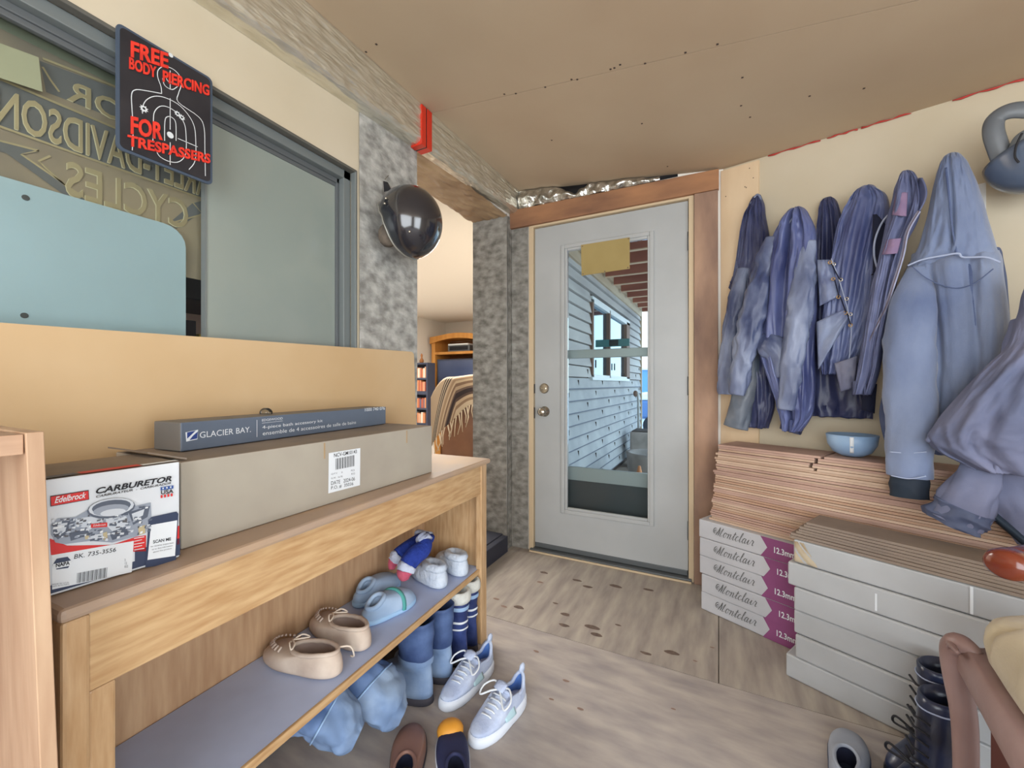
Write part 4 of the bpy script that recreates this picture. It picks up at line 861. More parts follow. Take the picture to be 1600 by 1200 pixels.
# -- big hooded canvas jacket
t = hung('hooded_jacket', 'large dusty grey hooded work jacket, biggest garment on the wall', 'jacket', 1486, 244, 0.05)
N6 = .12
obj('body', garment([(400, 1420, 1563, .13), (420, 1412, 1568, .14), (470, 1402, 1576, .15), (540, 1390, 1576, .155), (600, 1380, 1570, .155), (650, 1374, 1556, .14), (690, 1380, 1524, .12), (706, 1392, 1500, .10)], N6 - .02, [(.1, -.018, .1, .0), (.45, .02, .16, .02), (.75, -.02, .1, -.05), (-.3, .01, .2, 0)], 21.0, .8, m=M_J6D, N=110), parent=t, smooth=True)
hood_ = obj('hood', garment([(242, 1481, 1494, .06), (247, 1473, 1503, .09), (262, 1465, 1513, .115), (295, 1456, 1527, .13), (340, 1446, 1541, .14), (380, 1433, 1552, .145), (402, 1420, 1559, .145), (412, 1417, 1563, .14)], N6, [(-.05, -.016, .05, .12), (.06, .008, .05, .12), (-.5, .006, .2, 0)], 25.0, .5, m=M_J6, N=110), parent=t, smooth=True)
obj('upper_body', garment([(404, 1420, 1562, .13), (414, 1415, 1565, .15), (450, 1420, 1570, .162), (500, 1424, 1577, .168), (560, 1428, 1580, .168), (620, 1428, 1570, .16), (664, 1432, 1540, .145), (700, 1436, 1508, .12)], N6, [(-.35, -.014, .08, 0), (.05, .012, .14, 0), (.38, -.02, .09, .05), (.7, .012, .12, 0)], 23.0, .6, m=M_J6, N=120), parent=t, smooth=True)
obj('sleeve', sleeve([(1434, 420, .25, 14), (1426, 470, .285, 26), (1420, 540, .31, 31), (1420, 610, .315, 32), (1422, 665, .315, 30), (1420, 705, .31, 28), (1420, 744, .305, 28)], M_J6, seed=3, wr=.05, wfreq=3, flat=.62), parent=t, smooth=True)
obj('cuff', sleeve([(1420, 742, .305, 23), (1420, 760, .305, 23), (1421, 777, .305, 22)], M_J7D, seed=1, wr=.04, wfreq=20, flat=.6), parent=t, smooth=True)
b = strip([(1418, 415), (1440, 406), (1470, 400), (1497, 396), (1505, 402), (1540, 402), (1563, 410)], .285, .006, M_PIPE); obj('hood_seam', b, parent=hood_, smooth=True)
b = strip([(1478, 262), (1482, 300), (1487, 350), (1494, 394)], .272, .006, M_J6D); b = strip([(1425, 416), (1450, 436), (1488, 450), (1520, 444), (1552, 420)], .296, .0035, M_J6D, b); obj('seam', b, parent=t, smooth=True)
b = strip([(1390, 706), (1420, 708), (1448, 706)], .345, .004, M_PIPE); b = strip([(1392, 743), (1420, 748), (1447, 744)], .345, .004, M_PIPE, b); obj('sleeve_seam', b, parent=t, smooth=True)
# -- dark jacket at the frame's edge
t = hung('rain_jacket', 'dusky nylon jacket with dark lining, cut by the right edge of the photo', 'jacket', 1625, 420, 0.05)
N7 = .27
obj('body', garment([(420, 1612, 1680, .06), (455, 1596, 1700, .09), (490, 1588, 1710, .11), (530, 1576, 1720, .12), (570, 1540, 1724, .13), (620, 1496, 1724, .135), (665, 1462, 1722, .13), (690, 1448, 1718, .12), (712, 1460, 1710, .10), (742, 1520, 1700, .07)], N7 + .04, [(-.45, .016, .12, -.1), (-.1, .012, .12, .1), (.3, -.02, .1, 0)], 31.0, 1.0, m=M_J7, N=120), parent=t, smooth=True)
obj('sleeve', sleeve([(1534, 725, .33, 22), (1520, 765, .355, 29), (1504, 795, .365, 32), (1492, 815, .365, 31)], M_J7, seed=5, wr=.08, flat=.6), parent=t, smooth=True)
obj('cuff', sleeve([(1506, 792, .365, 35), (1497, 806, .365, 35), (1489, 820, .365, 34)], mat('cuff_nylon', (84, 92, 118), (70, 78, 104), rough=.6, scale=20), seed=2, wr=.12, wfreq=24, flat=.6), parent=t, smooth=True)
b = strip([(1448, 690), (1470, 664), (1500, 628), (1540, 590), (1578, 562)], .40, .014, M_J7); obj('front_flap', b, parent=t, smooth=True)
obj('sleeve', sleeve([(1610, 500, .34, 20), (1602, 560, .38, 26), (1604, 620, .39, 28), (1606, 690, .39, 28)], mat('pale_nylon', (116, 122, 152), (98, 104, 134), rough=.7, scale=6), seed=9, wr=.1, flat=.7), parent=t, smooth=True)
b = strip([(1580, 628), (1574, 648), (1577, 668), (1584, 682)], .402, .006, M_PIPE); obj('zipper', b, parent=t, smooth=True)
b = panel(B(), [(1590, 850), (1660, 862), (1660, 735), (1506, 742)], .30, .30, M_J7, 7, amp=.01); panel(b, [(1600, 852), (1612, 850), (1520, 770), (1504, 772)], .315, .315, M_J7D, 3, amp=.003); obj('lining', b, parent=t, smooth=True, solid=.005)
beads(t, [(1538, 789)], .335, .006)
# -- pale shell under the jackets
ZPL = 0.785
# ================================================================== stacks of flooring
M_MBOX = mat('white_carton_board', (190, 190, 194), (178, 178, 182), rough=.55, scale=4); M_MPUR = mat('plum_print', (142, 78, 122), (128, 66, 108), rough=.5, scale=5); M_SCR = mat('grey_script', (96, 96, 94), rough=.6)
def fbox(b, s0, s1, n0, n1, z0, z1, m, tw=0.0):
    k = tw
    b.hexa([wp(s0, n0 - k, z0), wp(s1, n0 + k, z0), wp(s1, n1 + k, z0), wp(s0, n1 - k, z0)], [wp(s0, n0 - k, z1), wp(s1, n0 + k, z1), wp(s1, n1 + k, z1), wp(s0, n1 - k, z1)], m)
SCRIPT = {  # pen strokes of a looping copperplate hand, unit x-height
 'M': (1.75, [[(-.05, 1.05), (-.25, .95), (-.3, .7), (-.1, .6), (.1, .8), (.05, 1.15), (-.2, 1.45), (-.55, 1.2), (-.5, .6), (0, .35), (.45, .9), (.62, 1.75), (.5, .9), (.25, .05)], [(.62, 1.75), (.72, .9), (.72, .05)], [(.72, .05), (1.0, 1.0), (1.32, 1.7), (1.2, .9), (1.1, .2), (1.25, 0), (1.6, .3)]]),
 'o': (.85, [[(0, .3), (.1, .7), (.35, .98), (.12, .8), (.08, .25), (.3, 0), (.55, .3), (.5, .8), (.35, .98), (.6, .85), (.85, .75)]]),
 'n': (1.0, [[(0, .75), (.15, .95), (.2, .6), (.12, 0)], [(.14, .3), (.4, .85), (.6, .95), (.62, .5), (.6, .1), (.75, 0), (1.0, .3)]]),
 't': (.7, [[(0, .3), (.25, 1.0), (.35, 1.6), (.25, .6), (.25, .1), (.4, 0), (.7, .3)], [(.05, 1.15), (.3, 1.2), (.6, 1.2)]]),
 'c': (.75, [[(.55, .8), (.38, .98), (.1, .7), (.1, .2), (.35, 0), (.75, .35)]]),
 'l': (.65, [[(0, .3), (.35, 1.2), (.4, 1.8), (.25, 1.7), (.15, .8), (.2, .1), (.35, 0), (.65, .3)]]),
 'a': (.95, [[(.55, .8), (.35, .98), (.08, .65), (.1, .15), (.3, 0), (.52, .35), (.6, .95), (.55, .3), (.65, 0), (.95, .3)]]),
 'i': (.6, [[(0, .3), (.2, .95), (.17, .3), (.3, 0), (.6, .3)], [(.26, 1.35), (.3, 1.4)]]),
 'r': (.8, [[(0, .3), (.2, 1.0), (.28, 1.05), (.35, .9), (.55, .85), (.5, .3), (.6, 0), (.8, .15)]])}
def script(T, word, a, b, w, h, m, l=2, slant=.35):
    tot = sum(SCRIPT[c][0] for c in word); x = 0.0; sx = w / tot; sy = h / 1.8
    for c in word:
        adv, st = SCRIPT[c]
        for s_ in st:
            q = cat_rom([(a + (x + px_) * sx + slant * py_ * sy, b + py_ * sy) for px_, py_ in s_], 5)
            ws = [sy * (.05 + (.09 if q[min(i + 1, len(q) - 1)][1] < q[max(i - 1, 0)][1] else 0.0)) for i in range(len(q))]
            T.line(q, ws, m, l)
        x += adv
LAB = ['topmost of the lettered stack beside the door', 'second from the top of the lettered stack', 'middle one of the lettered stack', 'second from the bottom of the lettered stack', 'lowest of the lettered stack, standing on the floor']
BH = .0845
for k in range(5):                                        # from the floor up
    z0 = .002 + k * BH; js = (.0, .004, -.006, -.004, -.008)[k]; jn = (.0, .004, .002, .006, .004)[k]
    t = thing('flooring_carton', 'white flooring carton with plum end band, ' + LAB[4 - k], 'box', wp(.6, .19, z0), group='lettered flooring cartons')
    s0_, s1_, n0_, n1_ = .036 + js, 1.25 + js, .075, .288 + jn
    b = B(); fbox(b, s0_, s1_, n0_, n1_, z0, z0 + BH - .0015, M_MBOX); obj('carton', b, parent=t, bevel=.004)
    T = Print(wp(s0_, n1_ + .0006, z0), WU, (0, 0, 1)); h = BH - .0015
    if T.n.dot(WN) < 0: T.n = -T.n
    x0 = .268 + (.0, .006, .0, .008, .0)[k]
    T.poly([(x0, 0), (x0 + .5, 0), (x0 + .5, h), (x0, h), (x0 + .026, h / 2)], M_MPUR, 1)
    script(T, 'Montclair', .075, h * .36, .165, h * .5, M_SCR, 2)
    T.text('12.3mm', x0 + .052, h * .34, .075, h * .3, M_PAPER, 3, bold=.02)
    obj('print', T, parent=t, recalc=False, label='script lettering and plum band')
# loose planks lying on the lettered cartons
M_PLK = [mat('plank_edge_%s' % k, c, c2, rough=.85, scale=8, stretch=(.6, .6, 1)) for k, (c, c2) in {'tan': ((194, 166, 144), (178, 148, 126)), 'warm': ((184, 150, 126), (170, 136, 114)), 'pale': ((204, 178, 156), (190, 162, 140)), 'rose': ((188, 156, 140), (170, 138, 124))}.items()]
M_DPL = mat('dusty_plank', (150, 134, 120), (128, 114, 104), rough=.9, scale=6, stretch=(.4, .4, 1))
rz = random.Random(3); ZB = .002 + 5 * BH; PH = .0101; NP = 35; first = None
for k in range(NP):
    z0 = ZB + k * PH; js = rz.uniform(-.009, .009) + .02 * (k / NP); jn = rz.uniform(-.004, .003) - .0015 * k * .6
    m = rz.choice(M_PLK)
    segs = [(.066 + js, 1.36 + js)]
    if k >= NP - 6: cut = .46 + rz.uniform(-.03, .03); segs = [(.066 + js, cut), (cut + .012, 1.36 + js)]
    for (a0, a1) in segs:
        b = B(); fbox(b, a0, a1, .05, .262 + jn, z0, z0 + PH - .0012 - (.0012 if k % 7 == 3 else 0), m)
        lab = 'thin brown laminate plank lying in the tall stack under the jackets'
        if k == NP - 1: lab = ('short' if a0 < .3 else 'longer') + ' laminate plank on the very top of the tall stack, ' + ('nearest the door' if a0 < .3 else 'under the big hooded jacket')
        tag(obj('laminate_plank', b, m, bevel=.0), lab, 'plank', 'laminate planks in the tall stack')
# white wrapped cartons in front
LABW = ['topmost white wrapped carton of the front stack, with dusty creased corner', 'second white wrapped carton from the top of the front stack', 'third white wrapped carton from the top of the front stack', 'third white wrapped carton from the floor in the front stack', 'second white wrapped carton from the floor in the front stack', 'lowest white wrapped carton of the front stack, on the floor']
M_WRAP = mat('white_wrapped_carton', (182, 184, 186), (168, 169, 170), rough=.45, scale=3, detail=8, bump=.08, bscale=12); M_SCUFF = mat('brown_scuff', (160, 140, 112), (188, 174, 150), rough=.9, scale=14)
HW = .0838
for k in range(6):
    z0 = .001 + k * HW; js = (.0, .030, .024, .026, .006, .022)[k]; jn = (.0, .002, -.004, .003, .0, -.006)[k]
    t = thing('wrapped_carton', LABW[5 - k], 'box', wp(1.0, .4, z0), group='white wrapped cartons')
    b = B(); fbox(b, .452 + js, 1.68 + js, .305, .470 + jn, z0, z0 + HW - .002, M_WRAP); cw_ = obj('carton', b, parent=t, bevel=.006)
    if k == 5:
        b = B(); b.grid(lambda u, v: wp(.452 + js + .004 + .07 * u * (1 - .6 * v), .4708 + jn + .002 * math.sin(u * 9 + v * 7), z0 + .004 + (HW - .012) * v), 10, 10, M_SCUFF); obj('scuffed_corner', b, parent=cw_, smooth=True, solid=.001)
        b = B(); fbox(b, .9, .906, .4660, .4706 + jn, z0 + .004, z0 + HW - .004, M_PAPER); obj('tape', b, parent=cw_)
    if k == 4:
        b = B(); fbox(b, .7, .705, .4660, .4708, z0 + .01, z0 + HW - .02, M_PAPER); obj('tape', b, parent=cw_)
ZW = .001 + 6 * HW
for k in range(7):
    z0 = ZW + k * .0093; js = rz.uniform(-.006, .006) + .008 * k; b = B(); fbox(b, .462 + js, 1.66 + js, .31, .462 + rz.uniform(-.004, .003) - .003 * k, z0, z0 + .0081, M_DPL)
    tag(obj('laminate_plank', b, M_DPL), 'dusty grey laminate plank lying ' + ('on top of' if k == 6 else 'in the low pile over') + ' the white wrapped cartons', 'plank', 'dusty planks on the white cartons')
# pale blue shell on the planks
p0 = onw(1331, 660, .14); ztop_ = ZB + NP * PH
t = thing('half_helmet', 'pale blue rounded helmet shell on the planks under the jackets', 'helmet', (p0.x, p0.y, ztop_))
b = B(); R_ = Matrix.Translation((p0.x, p0.y, ztop_)); b.lathe([(.004, .001), (.035, .003), (.06, .018), (.076, .045), (.082, .085), (.079, .086), (.07, .04), (.03, .012), (.004, .01)], mat('pale_blue_shell', (150, 178, 208), (132, 160, 194), rough=.35, scale=5), 28, R_); obj('shell', b, parent=t, smooth=True)
b = B()
cdir = (CAMP - p0); cdir.z = 0; cdir.normalize(); side = V((-cdir.y, cdir.x, 0))
pr = [(.062, .018), (.0775, .045), (.0835, .082)]
for sx_ in (0,):
    b.grid(lambda u, v: p0 * 0 + V((p0.x, p0.y, ztop_)) + cdir * (pr[0][0] + (pr[2][0] - pr[0][0]) * math.sin(v * 1.57)) + side * (.012 * (u - .5)) + UP * (.02 + .062 * v), 2, 8, M_PAPER)
obj('sticker', b, parent=t, smooth=True, solid=.001)
# small white wall plate behind the hood
a0 = onw(1519, 291, .001); a1 = onw(1541, 328, .001); s_a = (a0 - WO).dot(WU); s_b = (a1 - WO).dot(WU)
b = B(); fbox(b, s_a, s_b, .001, .008, a1.z - .02, a0.z, M_WHITE); t = thing('wall_plate', 'small white plastic plate on the wall behind the big hood', 'plate', a1); obj('cover', b, parent=t, bevel=.003)
# ================================================================== modular helmet at the right edge
hc = onw(1622, 236, .15); hr = thing('modular_helmet', 'grey motorcycle helmet hanging upside down at the upper right edge', 'helmet', hc)
M_GH = mat('grey_blue_shell', (92, 104, 124), (78, 90, 110), rough=.2, spec=.6, coat=.4, scale=5); M_GH2 = mat('grey_visor_arm', (104, 108, 112), (88, 92, 98), rough=.4, scale=6)
tt = (hc - CAMP).dot(FW); sc_ = tt / FPX
b = B(); rings = []
cd = (RT * .15 - UP * .9 - FW * .25).normalized(); f1 = (RT - cd * RT.dot(cd)).normalized(); f2 = cd.cross(f1)
for k in range(15):
    a = .05 + 1.62 * k / 14; rings.append([hc + cd * (64 * sc_ * math.cos(a)) + f1 * (58 * sc_ * math.sin(a) * math.cos(q * math.pi / 16)) + f2 * (60 * sc_ * math.sin(a) * math.sin(q * math.pi / 16)) for q in range(32)])
rings.append([hc + (p - hc) * .88 for p in rings[-1]]); rings.append([hc + cd * .04 + (p - hc) * .5 for p in rings[-1]])
b.loft(rings, M_GH); obj('shell', b, parent=hr, smooth=True)
def hpx(pts, dn): return [onw(x, y, .15 + d_ + dn) for x, y, d_ in pts]
b = B(); q = cat_rom([tuple(p) for p in hpx([(1572, 262, .05), (1560, 232, .07), (1552, 205, .08), (1556, 186, .08), (1576, 174, .08), (1604, 172, .07), (1650, 180, .04), (1690, 220, .0)], 0)], 6); b.tube(q, [12 * sc_] * len(q), M_GH2, 12, flat=.5, upv=WN); obj('chin_bar', b, parent=hr, smooth=True)
b = B(); q = cat_rom([tuple(p) for p in hpx([(1580, 258, .07), (1587, 232, .085), (1597, 214, .085), (1622, 200, .07)], 0)], 6); b.tube(q, [8 * sc_] * len(q), M_GH2, 12, flat=.5, upv=WN); obj('visor_arm', b, parent=hr, smooth=True)
b = strip([(1597, 208), (1588, 228), (1586, 245), (1592, 254)], .262, .006, M_INK); obj('rubber_seal', b, parent=hr, smooth=True); b = strip([(1566, 252), (1570, 270), (1579, 284)], .20, .004, M_INK); obj('rubber_seal', b, parent=hr, smooth=True)
b = B(); b.tube([onw(1561, 232, .2), onw(1563, 252, .2)], .007, M_INK, 8); obj('strap_buckle', b, parent=hr, smooth=True)
b = B(); b.tube([onw(1625, 172, .003), onw(1625, 170, .14), onw(1625, 166, .15)], .004, M_CHROME, 8); tag(obj('coat_hook', b, smooth=True), 'metal hook holding the grey helmet at the upper right', 'hook')
# ================================================================== living room behind the doorway
HX, HYF, HC, HF = -5.1, 7.0, 2.33, 0.11
M_HC = mat('living_room_ceiling', (242, 236, 224), rough=.95, bump=.1, scale=60)
b = B(); b.box((HX - .1, -1.75, 0), (HX, HYF + .1, HC + .1), M_HWALL); struct('wall_west', b)
b = B(); b.box((HX, HYF, 0), (-1.40, HYF + .1, HC + .1), M_HWALL); struct('wall_north', b)
b = B(); b.box((HX, -1.75, 0), (X0, -1.65, HC + .1), M_HWALL); struct('wall_south', b)
b = B(); b.box((-1.465, 2.52, 0), (-1.36, HYF, HC + .1), M_HWALL); struct('wall_east', b)
b = B(); b.box((HX, -1.65, HC), (X0, HYF, HC + .08), M_HC); b.box((X0, 2.52, HC), (-1.42, HYF, HC + .08), M_HC); struct('ceiling', b)
b = B(); b.box((HX, -1.65, .0), (X0 - .03, HYF, HF), mat('living_room_carpet', (168, 158, 148), (148, 138, 130), rough=.95, scale=40)); struct('floor', b)
# armoire with television
AY = 6.42
def ax(px): return ony(px, 560, AY).x
M_AR = wood('honey_pine', (222, 160, 84), (204, 138, 64), 'Z', 2); M_ARIN = mat('armoire_inside', (150, 96, 52), rough=.7)
x0, x1 = ax(673), ax(757); zt_ = lambda px, py: ony(px, py, AY).z
ar = thing('armoire', 'honey pine armoire with arched top holding a television, seen through the doorway', 'armoire', ((x0 + x1) / 2, AY + .28, HF))
zc_, zs_ = zt_(715, 520), zt_(676, 527)
D = .52
for a, c in ((x0 + .02, x0 + .10), (x1 - .10, x1 - .02)):
    b = B(); b.box((a, AY, HF), (c, AY + D, zs_ - .03), M_AR); obj('side_panel', b, parent=ar, bevel=.004)
b = B(); n = 20; pts = []
for k in range(n + 1): u = k / n; pts.append((x0 + (x1 - x0) * u, zs_ + (zc_ - zs_) * max(0, math.sin(math.pi * u)) ** 1.5))
low = [(x0 + (x1 - x0) * (1 - k / n), zs_ - .13 + .09 * math.sin(math.pi * k / n)) for k in range(n + 1)]
prof = pts + low
b.loft([[V((x, AY - .03, z)) for x, z in prof], [V((x, AY, z)) for x, z in prof]], M_AR); b.box((x0, AY, zs_ - .04), (x1, AY + D, zs_ - .005), M_AR); obj('cornice', b, parent=ar)
zsh = zt_(700, 549.5)
b = B(); b.box((x0 + .10, AY, zsh - .05), (x1 - .10, AY + D - .02, zsh), M_AR); obj('shelf', b, parent=ar, bevel=.004)
b = B(); b.box((x0 + .10, AY + D - .02, HF + .3), (x1 - .10, AY + D, zs_ - .05), M_ARIN); obj('back_panel', b, parent=ar)
b = B(); b.box((x0 + .10, AY + .02, HF), (x1 - .10, AY + D - .02, .62), M_AR); obj('drawer_front', b, parent=ar, bevel=.005)
tv = thing('television', 'dark blue television screen standing inside the pine armoire', 'television', ((x0 + x1) / 2, AY + .2, .62))
zt1 = zt_(690, 561)
b = B(); b.box((x0 + .13, AY + .03, .622), (x1 - .13, AY + .09, zt1), mat('tv_frame', (70, 74, 88), rough=.4)); obj('casing', b, parent=tv, bevel=.008)
b = B(); b.box((x0 + .17, AY + .022, .68), (x1 - .17, AY + .031, zt1 - .03), mat('tv_screen', (92, 104, 136), (72, 84, 118), rough=.2, scale=1)); obj('screen', b, parent=tv)
b = B(); xa, xb = ax(697), ax(731); b.box((xa, AY + .06, zsh + .001), (xb, AY + .3, zsh + .12), M_DKGREY); b.box((xa + .04, AY + .05, zsh + .03), (xb - .04, AY + .062, zsh + .1), M_INK)
st_ = thing('stereo', 'dark stereo unit on the armoire shelf under its arch', 'stereo', ((xa + xb) / 2, AY + .15, zsh)); obj('body', b, parent=st_, bevel=.004)
b = B(); b.box((xa + .02, AY + .04, zsh + .121), (xb - .02, AY + .26, zsh + .15), M_WHITE); tag(obj('paper_stack', b), 'white papers lying on top of the stereo in the armoire', 'paper')
# dark disc tower with spines
TY = 5.6
tx0, tx1 = ony(628, 600, TY).x, ony(668, 600, TY).x; tz = ony(650, 567, TY).z
tw = thing('media_shelf', 'narrow dark shelf tower left of the pine armoire, full of discs', 'shelf', ((tx0 + tx1) / 2, TY + .1, HF))
M_TW = mat('dark_shelf', (58, 64, 84), rough=.5)
for a in (tx0, tx1 - .03):
    b = B(); b.box((a, TY, HF), (a + .03, TY + .2, tz), M_TW); obj('side_panel', b, parent=tw)
zl = []
for k in range(8):
    z = tz - .03 - k * .26
    if z < HF: break
    b = B(); b.box((tx0 + .03, TY + .002, z), (tx1 - .03, TY + .2, z + .03 + .03 * (k % 3 == 2)), M_TW); obj('shelf', b, parent=tw); zl.append(z + .03 + .03 * (k % 3 == 2))
b = B(); b.box((tx0, TY + .2, HF), (tx1, TY + .21, tz), M_TW); obj('back_panel', b, parent=tw)
cols = [(206, 160, 130), (170, 90, 70), (222, 214, 200), (90, 96, 120), (196, 130, 90)]; rz = random.Random(11)
SP = [mat('spine_%s' % 'abcde'[k], c, rough=.5) for k, c in enumerate(cols)]
for r_, z in enumerate(zl[1:5]):
    x = tx0 + .035
    k = 0
    while x < tx1 - .06:
        w_ = rz.uniform(.02, .035); h_ = rz.uniform(.15, .19); b = B(); b.box((x, TY + .01, z + .001), (x + w_ - .002, TY + .15, z + h_), SP[rz.randrange(5)])
        tag(obj('disc_case', b), 'thin disc case standing on the ' + ('second', 'third', 'fourth', 'fifth')[r_] + ' shelf from the top of the dark tower', 'disc case', 'disc cases on shelf row ' + ('two', 'three', 'four', 'five')[r_]); x += w_
# dark cabinet inside the house, seen past the edge of the panel
cb = thing('cabinet', 'dark cabinet inside the house, glimpsed through the window pane past the pale panel', 'cabinet', (-2.0, .8, HF))
for z0_, z1_, m_ in ((HF, 1.19, M_TW), (1.385, 1.68, M_TW)):
    b = B(); b.box((-2.2, .25, z0_), (-1.8, 1.3, z1_), m_); obj('body', b, parent=cb, bevel=.004)
b = B(); b.box((-2.2, .25, 1.19), (-2.18, 1.3, 1.385), mat('pale_rose_back', (206, 180, 178), rough=.8)); obj('back_panel', b, parent=cb)
for k_, (yy, w_, h_, c_, lab) in enumerate(((.76, .05, .10, (62, 66, 92), 'small dark navy box standing in the open niche of the dark cabinet'), (.84, .05, .12, (58, 60, 84), 'tall dark navy box in the niche of the dark cabinet, right of the smaller one'), (.90, .05, .07, (214, 190, 120), 'small yellow box in the niche of the dark cabinet'))):
    b = B(); b.box((-1.95, yy, 1.191), (-1.86, yy + w_, 1.191 + h_), mat('niche_box_%s' % 'abc'[k_], c_, rough=.6)); tag(obj('small_box', b, bevel=.002), lab, 'box')
# little ornament on the tower
b = B(); ox = ony(653, 560, TY).x; b.lathe([(.03, 0), (.04, .04), (.015, .09), (.02, .14), (.004, .17)], M_ARIN, 12, Matrix.Translation((ox, TY + .1, tz))); tag(obj('figurine', b, smooth=True), 'small brown ornament on top of the dark shelf tower', 'ornament')
# recliner seen from behind with a striped blanket
RD = 3.35
def rp(px, py, d=0.0): return ond(px, py, RD + d)
rc = thing('recliner', 'brown leather recliner seen from behind through the doorway', 'chair', V((rp(715, 700, .4).x, rp(715, 700, .4).y, HF)))
M_LEA = mat('brown_leather', (158, 116, 90), (132, 94, 74), rough=.4, scale=4)
def rbox(b, px0, px1, z0, z1, d0, d1, m):
    lo, hi = [], []
    for px, d in ((px0, d0), (px1, d0), (px1, d1), (px0, d1)):
        p = ond((px - 800) * (RD + d0) / (RD + d) + 800, 600, RD + d); lo.append(V((p.x, p.y, z0))); hi.append(V((p.x, p.y, z1)))
    b.hexa(lo, hi, m)
b = B(); rbox(b, 687, 790, HF + .12, 1.085, 0, .16, M_LEA); obj('backrest', b, parent=rc, bevel=.03, smooth=True)
b = B(); rbox(b, 684, 792, HF + .12, .62, .16, .72, M_LEA); obj('seat', b, parent=rc, bevel=.04, smooth=True)
b = B(); rbox(b, 678, 688, HF, .80, -.01, .03, M_AR); obj('leg', b, parent=rc, bevel=.004)
b = B(); rbox(b, 786, 796, HF, .80, -.01, .03, M_AR); obj('leg', b, parent=rc, bevel=.004)
def serape():
    m = bpy.data.materials.new('striped_blanket'); m.use_nodes = True; nt = m.node_tree; bs = nt.nodes['Principled BSDF']; bs.inputs['Roughness'].default_value = .95
    uv = nt.nodes.new('ShaderNodeUVMap'); sep = nt.nodes.new('ShaderNodeSeparateXYZ'); r = nt.nodes.new('ShaderNodeValToRGB'); nt.links.new(uv.outputs[0], sep.inputs[0]); nt.links.new(sep.outputs['Y'], r.inputs['Fac'])
    e = r.color_ramp; e.interpolation = 'CONSTANT'
    sts = [(0, (206, 186, 158)), (.10, (150, 124, 100)), (.16, (196, 172, 142)), (.22, (92, 74, 66)), (.27, (60, 50, 50)), (.36, (112, 92, 80)), (.41, (184, 160, 132)), (.47, (132, 106, 86)), (.53, (200, 178, 148)), (.58, (168, 140, 112)), (.66, (196, 172, 144)), (.72, (70, 60, 58)), (.755, (206, 190, 164)), (.78, (70, 60, 58)), (.815, (206, 190, 164)), (.84, (70, 60, 58)), (.87, (190, 166, 138))]
    e.elements[0].position = 0; e.elements[0].color = lin(sts[0][1]); e.elements[1].position = sts[1][0]; e.elements[1].color = lin(sts[1][1])
    for p, c in sts[2:]: q = e.elements.new(p); q.color = lin(c)
    nt.links.new(r.outputs['Color'], bs.inputs['Base Color']); return m
M_SER = serape()
NB, NV = 26, 44
grid = []
for j in range(NV + 1):
    v = j / NV; row = []
    for i in range(NB + 1):
        u = i / NB
        # v 0 = fringe end hanging on the near side, 0.55 = over the top edge, 1 = far side; left edge slides down the chair's side
        px = 676 + 110 * u; zt = 1.112 - .16 * max(0, (.22 - u) / .22) ** 2 - .012 * math.sin(u * 7)
        if v < .55: d = -.062 - .012 * math.sin(u * 14 + v * 3) ; z = zt - (.40 - .16 * sm(min(1, u * 1.6)) + .02 * math.sin(u * 9)) * (1 - v / .55) ** 1.1
        elif v < .75: q = (v - .55) / .2; d = -.062 + .30 * q; z = zt + .018 * math.sin(math.pi * q)
        else: q = (v - .75) / .25; d = .238 + .02 * q; z = zt - .25 * q
        p = ond((px - 800) * RD / (RD + d) + 800, 600, RD + d); row.append(V((p.x, p.y, z)))
    grid.append(row)
bm = bmesh.new(); ul = bm.loops.layers.uv.new('UVMap'); vv = [[bm.verts.new(p) for p in r] for r in grid]
for j in range(NV):
    for i in range(NB):
        f_ = bm.faces.new([vv[j][i], vv[j][i + 1], vv[j + 1][i + 1], vv[j + 1][i]])
        for lp, (a, c) in zip(f_.loops, ((i, j), (i + 1, j), (i + 1, j + 1), (i, j + 1))):
            u = a / NB; v = c / NV; e_ = max(0, .34 - u) * 1.3; lp[ul].uv = (u, min(.999, v * (1 - e_) * 1.15 + e_ * 2.0))
sr = thing('serape_blanket', 'brown and cream striped fringed blanket draped over the leather recliner', 'blanket', rp(720, 590))
o = obj('cloth', bm, M_SER, sr, smooth=True, solid=.006); 
b = B(); rz = random.Random(5)
for k in range(26):
    p = grid[0][k]; L_ = rz.uniform(.10, .17); b.tube([p, p + V((rz.uniform(-.02, .02), 0, -L_ * .5)), p + V((rz.uniform(-.03, .03), 0, -L_))], [.006, .005, .003], mat('fringe_yarn', (222, 204, 176), rough=.95), 5)
o = obj('fringe', b, parent=sr, smooth=True); o['kind'] = 'stuff'
